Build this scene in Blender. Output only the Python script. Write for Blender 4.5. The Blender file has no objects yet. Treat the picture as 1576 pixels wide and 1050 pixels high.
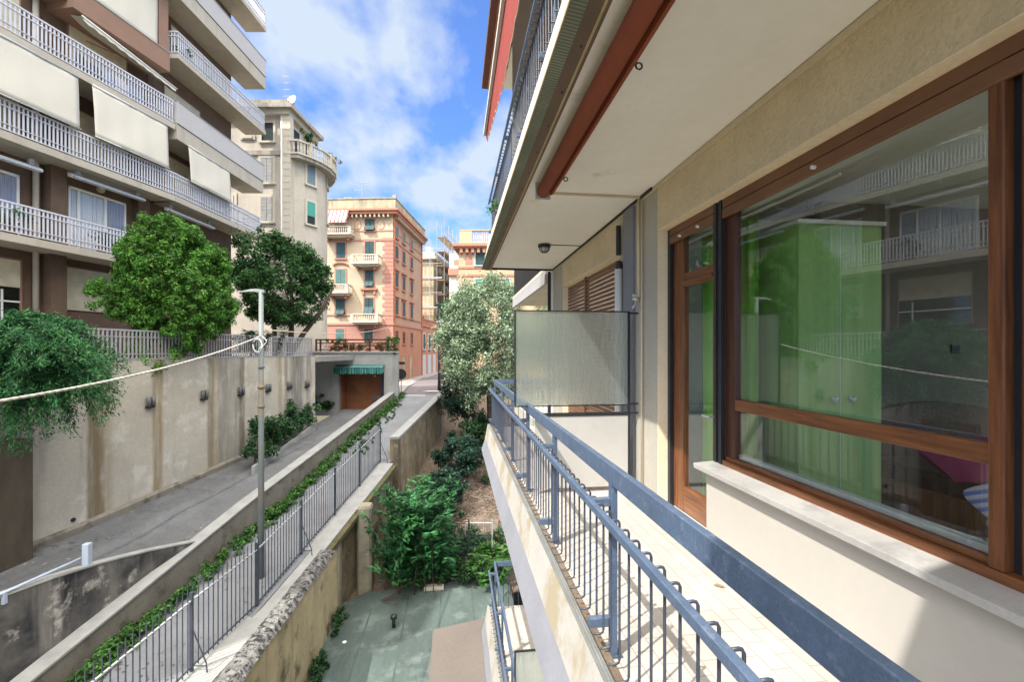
import bpy, math, random
import numpy as np
from mathutils import Vector, Matrix
SC = bpy.context.scene
COL = SC.collection
R_ = math.radians
# ------------------------------------------------------------------ camera
F, U0, V0 = 700., 788., 540.           # focal length / centre / horizon of the photograph (1576 wide)
TH = math.atan(88/700.); cT, sT = math.cos(TH), math.sin(TH)
cam = bpy.data.cameras.new('camera'); camo = bpy.data.objects.new('camera', cam); COL.objects.link(camo)
cam.sensor_width = 36; cam.lens = 36*F/1576; cam.shift_y = 15/1576.
cam.clip_start = .05; cam.clip_end = 2000
camo.location = (0, 0, 0); camo.rotation_euler = (R_(90), 0, -TH)
SC.camera = camo
# ------------------------------------------------------------------ light
SUN = Vector((-.62, -.45, 1)).normalized()
sl = bpy.data.lights.new('sun', 'SUN'); so = bpy.data.objects.new('sun', sl); COL.objects.link(so)
sl.energy = 2.3; sl.angle = R_(.53); sl.color = (1, .95, .88)
so.rotation_euler = SUN.to_track_quat('Z', 'Y').to_euler()
w = bpy.data.worlds.new('World'); SC.world = w; w.use_nodes = True
def world():
    nt = w.node_tree; N = nt.nodes; L = nt.links; N.clear()
    out = N.new('ShaderNodeOutputWorld'); bg = N.new('ShaderNodeBackground'); L.new(bg.outputs[0], out.inputs[0])
    sky = N.new('ShaderNodeTexSky'); sky.sky_type = 'NISHITA'; sky.sun_disc = False
    sky.sun_elevation = math.asin(SUN.z); sky.sun_rotation = math.atan2(SUN.x, SUN.y) % (2*math.pi)
    sky.air_density = 1.0; sky.dust_density = .25; sky.ozone_density = 1.6
    tc = N.new('ShaderNodeTexCoord'); sp = N.new('ShaderNodeSeparateXYZ'); L.new(tc.outputs['Generated'], sp.inputs[0])
    z = N.new('ShaderNodeMath'); z.operation = 'MAXIMUM'; L.new(sp.outputs[2], z.inputs[0]); z.inputs[1].default_value = 0
    za = N.new('ShaderNodeMath'); za.operation = 'ADD'; L.new(z.outputs[0], za.inputs[0]); za.inputs[1].default_value = .22
    dv = N.new('ShaderNodeVectorMath'); dv.operation = 'DIVIDE'; L.new(tc.outputs['Generated'], dv.inputs[0])
    cb = N.new('ShaderNodeCombineXYZ')
    for i in range(3): L.new(za.outputs[0], cb.inputs[i])
    L.new(cb.outputs[0], dv.inputs[1])
    mp = N.new('ShaderNodeMapping'); mp.inputs['Location'].default_value = (3.3, 1.9, 0); mp.inputs['Scale'].default_value = (1.25, .8, 0)
    L.new(dv.outputs[0], mp.inputs[0])
    n1 = N.new('ShaderNodeTexNoise'); n1.inputs['Scale'].default_value = 2.5; n1.inputs['Detail'].default_value = 9; n1.inputs['Roughness'].default_value = .52; n1.inputs['Distortion'].default_value = .12
    L.new(mp.outputs[0], n1.inputs['Vector'])
    n2 = N.new('ShaderNodeTexNoise'); n2.inputs['Scale'].default_value = 5.5; n2.inputs['Detail'].default_value = 6; n2.inputs['Roughness'].default_value = .5
    L.new(mp.outputs[0], n2.inputs['Vector'])
    ad = N.new('ShaderNodeMath'); ad.operation = 'MULTIPLY_ADD'; L.new(n2.outputs[0], ad.inputs[0]); ad.inputs[1].default_value = .5; L.new(n1.outputs[0], ad.inputs[2])
    rp = N.new('ShaderNodeValToRGB'); rp.color_ramp.elements[0].position = .64; rp.color_ramp.elements[1].position = .84
    L.new(ad.outputs[0], rp.inputs[0])
    rp.color_ramp.elements[0].color = (.06, .06, .06, 1); rp.color_ramp.elements[1].color = (.93, .93, .93, 1)
    mx = N.new('ShaderNodeMix'); mx.data_type = 'RGBA'; L.new(rp.outputs[0], mx.inputs[0])
    tint = N.new('ShaderNodeMix'); tint.data_type = 'RGBA'; tint.blend_type = 'MULTIPLY'; tint.inputs[0].default_value = 1
    L.new(sky.outputs[0], tint.inputs[6]); tint.inputs[7].default_value = (.29, .44, .70, 1)
    L.new(tint.outputs[2], mx.inputs[6]); mx.inputs[7].default_value = (CLOUD[0], CLOUD[1], CLOUD[2], 1)
    # added bright glow overhead and behind, out of view, that lifts the shade
    nm = N.new('ShaderNodeVectorMath'); nm.operation = 'DOT_PRODUCT'; L.new(tc.outputs['Generated'], nm.inputs[0]); nm.inputs[1].default_value = tuple(Vector((.0, -.35, .93)).normalized())
    gr = N.new('ShaderNodeMapRange'); gr.interpolation_type = 'SMOOTHSTEP'; gr.inputs[1].default_value = .48; gr.inputs[2].default_value = .92; L.new(nm.outputs['Value'], gr.inputs[0])
    gm = N.new('ShaderNodeMix'); gm.data_type = 'RGBA'; L.new(gr.outputs[0], gm.inputs[0]); L.new(mx.outputs[2], gm.inputs[6]); gm.inputs[7].default_value = (GLOW*1.04, GLOW, GLOW*.92, 1)
    L.new(gm.outputs[2], bg.inputs[0]); bg.inputs[1].default_value = .15
GLOW = 14.5
CLOUD = (1.62, 1.85, 2.12)
world()
SC.view_settings.view_transform = 'Standard'; SC.view_settings.look = 'None'
SC.view_settings.exposure = 1.62; SC.view_settings.gamma = 1
try:
    SC.cycles.max_bounces = 10; SC.cycles.transparent_max_bounces = 16; SC.cycles.diffuse_bounces = 5
except Exception: pass

# ------------------------------------------------------------------ geometry helpers
def ray(px, py):
    r = (px-U0)/F
    return Vector((r*cT+sT, cT-r*sT, (V0-py)/F))
def atD(px, py, D): return ray(px, py)*D
def onZ(px, py, Z): d = ray(px, py); return d*(Z/d.z)
def onX(px, py, X): d = ray(px, py); return d*(X/d.x)
def onY(px, py, Y): d = ray(px, py); return d*(Y/d.y)
def RD(R, D, Z=0): return Vector((R*cT+D*sT, D*cT-R*sT, Z))
class Frame:
    """a vertical wall system: local x = outward normal (to the right), local y = along the wall (away)"""
    def __init__(s, ox, oy, deg):
        a = R_(deg); s.deg = deg; s.o = Vector((ox, oy, 0)); s.n = Vector((math.cos(a), -math.sin(a), 0)); s.u = Vector((math.sin(a), math.cos(a), 0))
        s.M = Matrix.Translation(s.o) @ Matrix.Rotation(-a, 4, 'Z')
    def on(s, px, py, lx=None, ly=None):
        d = ray(px, py)
        t = (lx+s.o.dot(s.n))/d.dot(s.n) if lx is not None else (ly+s.o.dot(s.u))/d.dot(s.u)
        p = d*t - s.o
        return Vector((p.dot(s.n), p.dot(s.u), d.z*t))
    def w(s, lx, ly, z=0): return s.M @ Vector((lx, ly, z))
I4 = Matrix.Identity(4)
WM = {}
class MB:
    def __init__(s, M=I4): s.v = []; s.f = []; s.m = []; s.M = M; s.cur = 0
    def add(s, vs, fs):
        n = len(s.v); s.v += [tuple(p) for p in vs]
        for f in fs: s.f.append(tuple(i+n for i in f)); s.m.append(s.cur)
        return s
    def box(s, x0, x1, y0, y1, z0, z1):
        x0, x1 = min(x0, x1), max(x0, x1); y0, y1 = min(y0, y1), max(y0, y1); z0, z1 = min(z0, z1), max(z0, z1)
        return s.add([(x0,y0,z0),(x1,y0,z0),(x1,y1,z0),(x0,y1,z0),(x0,y0,z1),(x1,y0,z1),(x1,y1,z1),(x0,y1,z1)],
              [(0,3,2,1),(4,5,6,7),(0,1,5,4),(1,2,6,5),(2,3,7,6),(3,0,4,7)])
    def beam(s, p, q, a, b, up=(0,0,1)):
        """rectangular bar from p to q, a wide (sideways), b high"""
        p = Vector(p); q = Vector(q); d = (q-p).normalized(); up = Vector(up)
        if abs(d.dot(up)) > .98: up = Vector((1,0,0))
        r = d.cross(up).normalized()*a/2; u = r.cross(d).normalized()*b/2
        vs = [c+sx*r+sz*u for c in (p, q) for sx, sz in ((-1,-1),(1,-1),(1,1),(-1,1))]
        return s.add(vs, [(0,1,2,3),(7,6,5,4),(0,4,5,1),(1,5,6,2),(2,6,7,3),(3,7,4,0)])
    def tube(s, pts, r, n=8, cap=True):
        pts = [Vector(p) for p in pts]; k = len(pts); rr = r if hasattr(r, '__len__') else [r]*k
        vs = []; ref = None
        for i, p in enumerate(pts):
            d = (pts[min(i+1,k-1)]-pts[max(i-1,0)]).normalized()
            if ref is None: ref = Vector((0,0,1)) if abs(d.z) < .9 else Vector((1,0,0))
            a = d.cross(ref).normalized(); b = d.cross(a).normalized(); ref = b.cross(d) if False else ref
            if abs(d.dot(ref)) > .95: a = d.orthogonal().normalized(); b = d.cross(a)
            for j in range(n):
                t = 2*math.pi*j/n; vs.append(p+(a*math.cos(t)+b*math.sin(t))*rr[i])
        fs = []
        for i in range(k-1):
            for j in range(n):
                j2 = (j+1) % n; fs.append((i*n+j, i*n+j2, (i+1)*n+j2, (i+1)*n+j))
        if cap: fs += [tuple(range(n))[::-1], tuple(range((k-1)*n, k*n))]
        return s.add(vs, fs)
    def prism(s, poly, z0, z1):
        n = len(poly); vs = [(x,y,z0) for x,y in poly]+[(x,y,z1) for x,y in poly]
        return s.add(vs, [tuple(range(n))[::-1], tuple(range(n,2*n))]+[(i,(i+1)%n,(i+1)%n+n,i+n) for i in range(n)])
    def profile(s, prof, y0, y1):
        """polygon in x,z swept along y"""
        n = len(prof); vs = [(x,y0,z) for x,z in prof]+[(x,y1,z) for x,z in prof]
        return s.add(vs, [tuple(range(n)), tuple(range(n,2*n))[::-1]]+[(i,i+n,(i+1)%n+n,(i+1)%n) for i in range(n)])
    def loft(s, secs, close=True, cap=True):
        """list of cross sections (lists of points of equal length)"""
        n = len(secs[0]); vs = [p for c in secs for p in c]; fs = []
        for i in range(len(secs)-1):
            for j in range(n if close else n-1):
                j2 = (j+1) % n; fs.append((i*n+j, i*n+j2, (i+1)*n+j2, (i+1)*n+j))
        if cap and close: fs += [tuple(range(n))[::-1], tuple(range((len(secs)-1)*n, len(secs)*n))]
        return s.add(vs, fs)
    def lathe(s, c, prof, n=16):
        c = Vector(c); return s.loft([[c+Vector((r*math.cos(2*math.pi*j/n), r*math.sin(2*math.pi*j/n), z)) for j in range(n)] for r, z in prof])
def wmat(o): return WM.get(o.name, I4) if o else I4
def tag(o, label=None, cat=None, group=None, kind=None):
    if label: o['label'] = label
    if cat: o['category'] = cat
    if group: o['group'] = group
    if kind: o['kind'] = kind
    return o
def T(name, label, cat, loc, rz=0, group=None):
    o = bpy.data.objects.new(name, None); COL.objects.link(o); o.empty_display_size = .2
    o.location = loc; o.rotation_euler = (0, 0, rz)
    WM[o.name] = Matrix.Translation(Vector(loc)) @ Matrix.Rotation(rz, 4, 'Z')
    return tag(o, label, cat, group)
def ob(name, mb, mats, parent=None, smooth=False, bevel=0, label=None, cat=None, group=None, kind=None):
    if not isinstance(mats, (list, tuple)): mats = [mats]
    if isinstance(mb, tuple): V, Fc, mi = mb; V = np.asarray(V, float)
    else:
        V = np.array(mb.v, float); Fc = mb.f; mi = mb.m
        Mw = np.array(mb.M); V = V @ Mw[:3,:3].T + Mw[:3,3]
    me = bpy.data.meshes.new(name)
    o = bpy.data.objects.new(name, me); COL.objects.link(o)
    if parent is not None:
        Wp = wmat(parent); Mi = np.array(Wp.inverted()); V = V @ Mi[:3,:3].T + Mi[:3,3]
        o.parent = parent; WM[o.name] = Wp
    else:
        b = np.array([(V[:,0].min()+V[:,0].max())/2, (V[:,1].min()+V[:,1].max())/2, V[:,2].min()])
        V = V-b; o.location = b; WM[o.name] = Matrix.Translation(Vector(b))
    if isinstance(Fc, np.ndarray):
        k = Fc.shape[1]; nf = len(Fc)
        me.vertices.add(len(V)); me.vertices.foreach_set('co', V.astype(np.float32).ravel())
        me.loops.add(nf*k); me.loops.foreach_set('vertex_index', Fc.astype(np.int32).ravel())
        me.polygons.add(nf); me.polygons.foreach_set('loop_start', np.arange(0, nf*k, k, dtype=np.int32))
        me.update(calc_edges=True)
    else: me.from_pydata(V.tolist(), [], Fc)
    for m in mats: me.materials.append(m)
    if mi is not None and len(mats) > 1: me.polygons.foreach_set('material_index', np.array(mi, np.int32))
    if smooth: me.polygons.foreach_set('use_smooth', [True]*len(me.polygons))
    if bevel:
        md = o.modifiers.new('bevel', 'BEVEL'); md.width = bevel; md.segments = 2; md.limit_method = 'ANGLE'
    return tag(o, label, cat, group, kind)
def kids(o): return [c for c in bpy.data.objects if c.parent == o]
def copy_tree(o, parent=None):
    c = o.copy(); COL.objects.link(c)
    if parent is not None: c.parent = parent
    for ch in kids(o): copy_tree(ch, c)
    return c

# ------------------------------------------------------------------ materials
def rgb(c): return (c[0], c[1], c[2], 1)
def M(name, col, rough=.8, *a_, stripes=None, **k_):
    return M0(name, col, rough, *a_, stripes=stripes, **k_)
def M0(name, col, rough=.8, var=.12, scale=1.2, bump=0., bscale=40., metal=0., spec=.4, streak=None, spots=None, stretch=(1,1,1), fine=.06, stripes=None):
    m = bpy.data.materials.new(name); m.use_nodes = True; nt = m.node_tree; N = nt.nodes; L = nt.links
    b = N['Principled BSDF']; b.inputs['Roughness'].default_value = rough; b.inputs['Metallic'].default_value = metal; b.inputs['Specular IOR Level'].default_value = spec
    g = N.new('ShaderNodeNewGeometry')
    def noise(sc, det=6, st=(1,1,1), ro=.6):
        mp = N.new('ShaderNodeMapping'); mp.inputs['Scale'].default_value = st; L.new(g.outputs['Position'], mp.inputs[0])
        n = N.new('ShaderNodeTexNoise'); n.inputs['Scale'].default_value = sc; n.inputs['Detail'].default_value = det; n.inputs['Roughness'].default_value = ro
        L.new(mp.outputs[0], n.inputs['Vector']); return n.outputs[0]
    def ramp(x, a, b_):
        r = N.new('ShaderNodeMapRange'); r.inputs[1].default_value = a; r.inputs[2].default_value = b_; L.new(x, r.inputs[0]); return r.outputs[0]
    def mix(fac, a, b_, mode='MIX'):
        x = N.new('ShaderNodeMix'); x.data_type = 'RGBA'; x.blend_type = mode
        if hasattr(fac, 'is_linked'): L.new(fac, x.inputs[0])
        else: x.inputs[0].default_value = fac
        for i, c in ((6, a), (7, b_)):
            if hasattr(c, 'is_linked'): L.new(c, x.inputs[i])
            else: x.inputs[i].default_value = rgb(c)
        return x.outputs[2]
    lo = [c*(1-var) for c in col]; hi = [min(1, c*(1+var)) for c in col]
    c = mix(ramp(noise(scale, 8, stretch), .3, .7), lo, hi)
    if fine: c = mix(ramp(noise(scale*17, 4, stretch), .3, .7), c, mix(1, c, (1-2*fine,)*3, 'MULTIPLY'))
    if streak:      # (colour, amount, scale, threshold): vertical weathering of its own shape
        sc, am, ss, th = streak
        f = ramp(noise(ss, 5, (1,1,.09)), th, th+.18)
        f2 = ramp(noise(ss*.35, 4), .35, .62)
        mm = N.new('ShaderNodeMath'); mm.operation = 'MULTIPLY'; L.new(f, mm.inputs[0]); L.new(f2, mm.inputs[1])
        m2 = N.new('ShaderNodeMath'); m2.operation = 'MULTIPLY'; L.new(mm.outputs[0], m2.inputs[0]); m2.inputs[1].default_value = am
        c = mix(m2.outputs[0], c, sc)
    if spots:
        sc, am, ss, th = spots
        f = ramp(noise(ss, 7, (1,1,1), .65), th, th+.1)
        m2 = N.new('ShaderNodeMath'); m2.operation = 'MULTIPLY'; L.new(f, m2.inputs[0]); m2.inputs[1].default_value = am
        c = mix(m2.outputs[0], c, sc)
    if stripes:       # run-down stains below drain holes: (position along the wall, half width, colour, amount)
        org, u, rows, ztop = stripes
        sb = N.new('ShaderNodeVectorMath'); sb.operation = 'SUBTRACT'; L.new(g.outputs['Position'], sb.inputs[0]); sb.inputs[1].default_value = tuple(org)
        dt = N.new('ShaderNodeVectorMath'); dt.operation = 'DOT_PRODUCT'; L.new(sb.outputs[0], dt.inputs[0]); dt.inputs[1].default_value = tuple(u)
        wob = noise(1.1, 5, (1,1,.35)); w2 = noise(5, 4, (1,1,.12))
        for pos, hw, sc, am in rows:
            df = N.new('ShaderNodeMath'); df.operation = 'SUBTRACT'; L.new(dt.outputs['Value'], df.inputs[0]); df.inputs[1].default_value = pos
            wa = N.new('ShaderNodeMath'); wa.operation = 'MULTIPLY_ADD'; L.new(wob, wa.inputs[0]); wa.inputs[1].default_value = .22; wa.inputs[2].default_value = -.11
            sm = N.new('ShaderNodeMath'); sm.operation = 'ADD'; L.new(df.outputs[0], sm.inputs[0]); L.new(wa.outputs[0], sm.inputs[1])
            ab = N.new('ShaderNodeMath'); ab.operation = 'ABSOLUTE'; L.new(sm.outputs[0], ab.inputs[0])
            mr = N.new('ShaderNodeMapRange'); mr.inputs[1].default_value = hw*1.35; mr.inputs[2].default_value = hw*.7; mr.inputs[4].default_value = am; L.new(ab.outputs[0], mr.inputs[0])
            mm = N.new('ShaderNodeMath'); mm.operation = 'MULTIPLY'; L.new(mr.outputs[0], mm.inputs[0]); L.new(ramp(w2, .2, .55), mm.inputs[1])
            c = mix(mm.outputs[0], c, sc)
    L.new(c, b.inputs['Base Color'])
    if bump:
        bp = N.new('ShaderNodeBump'); bp.inputs['Strength'].default_value = bump; bp.inputs['Distance'].default_value = .02
        L.new(noise(bscale, 5, stretch), bp.inputs['Height']); L.new(bp.outputs[0], b.inputs['Normal'])
    return m
def leafmat(name, cols, trans=.3, rough=.55):
    m = bpy.data.materials.new(name); m.use_nodes = True; nt = m.node_tree; N = nt.nodes; L = nt.links; N.clear()
    out = N.new('ShaderNodeOutputMaterial'); g = N.new('ShaderNodeNewGeometry')
    rp = N.new('ShaderNodeValToRGB'); L.new(g.outputs['Random Per Island'], rp.inputs[0])
    e = rp.color_ramp.elements; e[0].color = rgb(cols[0]); e[1].color = rgb(cols[-1])
    for i, c in enumerate(cols[1:-1]): x = e.new((i+1)/(len(cols)-1)); x.color = rgb(c)
    n = N.new('ShaderNodeTexNoise'); n.inputs['Scale'].default_value = 2.4; n.inputs['Detail'].default_value = 3; L.new(g.outputs['Position'], n.inputs['Vector'])
    mr = N.new('ShaderNodeMapRange'); mr.inputs[1].default_value = .35; mr.inputs[2].default_value = .65; mr.inputs[3].default_value = .52; mr.inputs[4].default_value = 1.35; L.new(n.outputs[0], mr.inputs[0])
    mu = N.new('ShaderNodeVectorMath'); mu.operation = 'SCALE'; L.new(rp.outputs[0], mu.inputs[0]); L.new(mr.outputs[0], mu.inputs['Scale'])
    d = N.new('ShaderNodeBsdfPrincipled'); d.inputs['Roughness'].default_value = rough; d.inputs['Specular IOR Level'].default_value = .3; L.new(mu.outputs[0], d.inputs['Base Color'])
    t = N.new('ShaderNodeBsdfTranslucent'); L.new(mu.outputs[0], t.inputs[0])
    mx = N.new('ShaderNodeMixShader'); mx.inputs[0].default_value = trans; L.new(d.outputs[0], mx.inputs[1]); L.new(t.outputs[0], mx.inputs[2]); L.new(mx.outputs[0], out.inputs[0])
    return m
def glassmat(name, tint=(.93,.96,.95), boost=1.0):
    m = bpy.data.materials.new(name); m.use_nodes = True; nt = m.node_tree; N = nt.nodes; L = nt.links; N.clear()
    out = N.new('ShaderNodeOutputMaterial'); tr = N.new('ShaderNodeBsdfTransparent'); tr.inputs[0].default_value = rgb(tint)
    gl = N.new('ShaderNodeBsdfGlossy'); gl.inputs['Roughness'].default_value = 0.0; gl.inputs[0].default_value = (1,1,1,1)
    lw = N.new('ShaderNodeLayerWeight'); p5 = N.new('ShaderNodeMath'); p5.operation = 'POWER'; L.new(lw.outputs['Facing'], p5.inputs[0]); p5.inputs[1].default_value = 5
    mu = N.new('ShaderNodeMath'); mu.operation = 'MULTIPLY_ADD'; mu.use_clamp = True; L.new(p5.outputs[0], mu.inputs[0]); mu.inputs[1].default_value = .9; mu.inputs[2].default_value = .045*boost
    mx = N.new('ShaderNodeMixShader'); L.new(mu.outputs[0], mx.inputs[0]); L.new(tr.outputs[0], mx.inputs[1]); L.new(gl.outputs[0], mx.inputs[2]); L.new(mx.outputs[0], out.inputs[0])
    return m
def frosted(name):
    m = bpy.data.materials.new(name); m.use_nodes = True; nt = m.node_tree; N = nt.nodes; L = nt.links; N.clear()
    out = N.new('ShaderNodeOutputMaterial'); g = N.new('ShaderNodeNewGeometry')
    mp = N.new('ShaderNodeMapping'); mp.inputs['Scale'].default_value = (22, 22, 3.0); L.new(g.outputs['Position'], mp.inputs[0])
    n = N.new('ShaderNodeTexNoise'); n.inputs['Scale'].default_value = 1; n.inputs['Detail'].default_value = 4; L.new(mp.outputs[0], n.inputs['Vector'])
    bp = N.new('ShaderNodeBump'); bp.inputs['Strength'].default_value = .8; bp.inputs['Distance'].default_value = .03; L.new(n.outputs[0], bp.inputs['Height'])
    rf = N.new('ShaderNodeBsdfRefraction'); rf.inputs['IOR'].default_value = 1.4; rf.inputs['Roughness'].default_value = .07; rf.inputs[0].default_value = (.96,1,.98,1); L.new(bp.outputs[0], rf.inputs['Normal'])
    tl = N.new('ShaderNodeBsdfTranslucent'); tl.inputs[0].default_value = (.85,.9,.87,1)
    df = N.new('ShaderNodeBsdfPrincipled'); df.inputs['Base Color'].default_value = (.55,.6,.57,1); df.inputs['Roughness'].default_value = .25
    tr = N.new('ShaderNodeBsdfTransparent'); tr.inputs[0].default_value = (.85,.92,.89,1)
    a = N.new('ShaderNodeMixShader'); a.inputs[0].default_value = .16; L.new(rf.outputs[0], a.inputs[1]); L.new(df.outputs[0], a.inputs[2])
    b = N.new('ShaderNodeMixShader'); b.inputs[0].default_value = .22; L.new(a.outputs[0], b.inputs[1]); L.new(tl.outputs[0], b.inputs[2])
    c = N.new('ShaderNodeMixShader'); c.inputs[0].default_value = .22; L.new(b.outputs[0], c.inputs[1]); L.new(tr.outputs[0], c.inputs[2])
    L.new(c.outputs[0], out.inputs[0]); return m
def bands(name, c1, c2, axis, per, width=.5, rough=.6, bump=.0, soft=.02):
    """two colours alternating along one world axis (slats, stripes, tiles in a row)"""
    m = bpy.data.materials.new(name); m.use_nodes = True; nt = m.node_tree; N = nt.nodes; L = nt.links
    b = N['Principled BSDF']; b.inputs['Roughness'].default_value = rough; b.inputs['Specular IOR Level'].default_value = .3
    tc = N.new('ShaderNodeTexCoord')
    dt = N.new('ShaderNodeVectorMath'); dt.operation = 'DOT_PRODUCT'; L.new(tc.outputs['Object'], dt.inputs[0]); dt.inputs[1].default_value = [a/per for a in axis]
    fr = N.new('ShaderNodeMath'); fr.operation = 'FRACT'; L.new(dt.outputs['Value'], fr.inputs[0])
    mr = N.new('ShaderNodeMapRange'); mr.inputs[1].default_value = width-soft; mr.inputs[2].default_value = width+soft; L.new(fr.outputs[0], mr.inputs[0])
    nz = N.new('ShaderNodeTexNoise'); nz.inputs['Scale'].default_value = 3; nz.inputs['Detail'].default_value = 6; L.new(tc.outputs['Object'], nz.inputs['Vector'])
    r2 = N.new('ShaderNodeMapRange'); r2.inputs[1].default_value = .3; r2.inputs[2].default_value = .7; r2.inputs[3].default_value = .82; r2.inputs[4].default_value = 1.12; L.new(nz.outputs[0], r2.inputs[0])
    mx = N.new('ShaderNodeMix'); mx.data_type = 'RGBA'; mx.inputs[6].default_value = rgb(c1); mx.inputs[7].default_value = rgb(c2); L.new(mr.outputs[0], mx.inputs[0])
    sc = N.new('ShaderNodeVectorMath'); sc.operation = 'SCALE'; L.new(mx.outputs[2], sc.inputs[0]); L.new(r2.outputs[0], sc.inputs['Scale']); L.new(sc.outputs[0], b.inputs['Base Color'])
    if bump:
        bp = N.new('ShaderNodeBump'); bp.inputs['Strength'].default_value = bump; bp.inputs['Distance'].default_value = .02; L.new(fr.outputs[0], bp.inputs['Height']); L.new(bp.outputs[0], b.inputs['Normal'])
    return m
def brickmat(name, c1, c2, mortar, w_, h_, ms=.008, rough=.5, offset=.5, var=0):
    m = bpy.data.materials.new(name); m.use_nodes = True; nt = m.node_tree; N = nt.nodes; L = nt.links
    b = N['Principled BSDF']; b.inputs['Roughness'].default_value = rough
    g = N.new('ShaderNodeNewGeometry'); mp = N.new('ShaderNodeMapping'); mp.inputs['Rotation'].default_value = (0,0,R_(90)); L.new(g.outputs['Position'], mp.inputs[0])
    br = N.new('ShaderNodeTexBrick'); br.inputs['Scale'].default_value = 1; br.inputs['Brick Width'].default_value = w_; br.inputs['Row Height'].default_value = h_; br.inputs['Mortar Size'].default_value = ms; br.offset = offset
    br.inputs['Color1'].default_value = rgb(c1); br.inputs['Color2'].default_value = rgb(c2); br.inputs['Mortar'].default_value = rgb(mortar); L.new(mp.outputs[0], br.inputs['Vector'])
    n = N.new('ShaderNodeTexNoise'); n.inputs['Scale'].default_value = 2.5; n.inputs['Detail'].default_value = 8; L.new(g.outputs['Position'], n.inputs['Vector'])
    mr = N.new('ShaderNodeMapRange'); mr.inputs[1].default_value = .3; mr.inputs[2].default_value = .7; mr.inputs[3].default_value = .85; mr.inputs[4].default_value = 1.08; L.new(n.outputs[0], mr.inputs[0])
    mu = N.new('ShaderNodeVectorMath'); mu.operation = 'SCALE'; L.new(br.outputs[0], mu.inputs[0]); L.new(mr.outputs[0], mu.inputs['Scale']); L.new(mu.outputs[0], b.inputs['Base Color'])
    return m
m_ceil = M('ceiling_paint', (.90,.87,.80), .9, .05, .8, spots=((.52,.47,.38), .45, 2.6, .62), fine=.02)
m_stucco = M('tan_stucco', (.68,.56,.37), .95, .13, 2, bump=1., bscale=34, spots=((.50,.40,.25), .5, 14, .56))
m_reveal = M('cream_reveal', (.84,.70,.48), .8, .05, 2)
m_pier = M('pier_plaster', (.44,.41,.345), .9, .08, 1.5, bump=.25, bscale=70)
m_low = M('cream_plaster', (.47,.44,.385), .85, .04, 1.1, fine=.02)
m_fascia = M('white_plaster', (.40,.38,.345), .85, .10, 1.5, spots=((.30,.25,.16), .85, 1.9, .50), fine=.05)
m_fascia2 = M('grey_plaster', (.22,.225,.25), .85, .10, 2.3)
m_edge = M('cream_edge', (.66,.60,.48), .8, .08, 1.6)
m_dirty = M('ochre_edge', (.42,.32,.18), .85, .15, 3)
m_brownstrip = M('brown_strip', (.13,.085,.055), .55, .15, 3)
m_gutter = bands('green_gutter', (.21,.24,.18), (.12,.115,.085), (0,1,0), .024, .5, .5, .5, .25)
m_gal = M('galvanised_gutter', (.36,.37,.36), .45, .15, 4, metal=.6)
m_stone = M('stone_kerb', (.16,.12,.085), .9, .3, 6, bump=.4)
m_blue = M('blue_grey_paint', (.09,.13,.20), .45, .16, 7, spots=((.17,.21,.27), .55, 24, .55), bump=.25, bscale=160, fine=.12)
m_bar = M('grey_bar_paint', (.05,.06,.085), .4, .2, 8, spots=((.3,.33,.36), .6, 14, .64))
m_black = M('black_metal', (.022,.024,.028), .4, .2, 6)
m_tile = brickmat('floor_tiles', (.50,.46,.415), (.465,.42,.375), (.33,.29,.25), .2, .1, .0035)
m_sill = M('marble_sill', (.44,.43,.405), .35, .14, 3, spots=((.27,.265,.26), .7, 3.5, .53))
m_wood = M('varnished_wood', (.18,.066,.025), .42, .5, 4, stretch=(9,9,.6), fine=.1)
m_woodh = M('varnished_wood_rail', (.19,.072,.027), .42, .5, 4, stretch=(9,.6,9), fine=.1)
m_wooddk = M('dark_wood', (.075,.028,.016), .4, .25, 3, stretch=(9,9,.6))
m_slat = M('brown_slat', (.18,.083,.04), .5, .15, 4)
m_awn = M('rust_canvas', (.27,.065,.028), .8, .14, 3, bump=.15, bscale=15)
m_red = M('red_canvas', (.36,.06,.045), .8, .1, 3)
m_glass = glassmat('window_glass', boost=1.75)
m_dglass = glassmat('far_glass', (.6,.66,.68), 1.6)
m_frost = frosted('reeded_glass')
m_white = M('white_paint', (.76,.76,.75), .5, .04, 3)
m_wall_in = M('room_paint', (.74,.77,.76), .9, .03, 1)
m_dark_in = M('dark_room_wall', (.16,.14,.115), .9, .1, 1)  # darker tone than the other room walls
m_green = M('green_lacquer', (.32,.50,.16), .5, .12, 2, stretch=(8,8,.5))
m_curt = M('green_curtain', (.24,.55,.08), .8, .1, 3)
m_pipe = M('cream_pipe', (.62,.52,.36), .5, .05, 3)
m_alu = M('aluminium', (.55,.56,.56), .4, .08, 5, metal=.4)
m_conc = M('weathered_concrete', (.40,.375,.32), .92, .14, .7, bump=.35, bscale=22, streak=((.12,.115,.105), .85, 2.3, .50), spots=((.58,.55,.48), .6, 1.1, .55))
m_tan = M('tan_stain', (.25,.185,.10), .95, .25, 2.2, stretch=(1,1,.3), bump=.2)
m_conc2 = M('dark_concrete', (.20,.18,.15), .95, .25, 1.5, bump=.5, bscale=25, spots=((.09,.075,.06), .8, 2.2, .55))
m_cop = M('coping_concrete', (.30,.30,.29), .9, .16, 2.5, bump=.3, bscale=30)
m_stain = M('stained_plaster', (.17,.16,.145), .95, .3, 1.6, bump=.5, bscale=20, streak=((.02,.02,.024), 1, 2.2, .36), spots=((.48,.45,.4), .8, 1.5, .57))
m_yel = M('ochre_render', (.54,.43,.25), .95, .2, 1.3, bump=.7, bscale=28, spots=((.10,.085,.055), .9, 1.0, .54), streak=((.16,.145,.11), .8, 2.2, .50))
m_moss = M('mossy_stone', (.10,.088,.038), .95, .3, 3, bump=.6)
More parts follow.
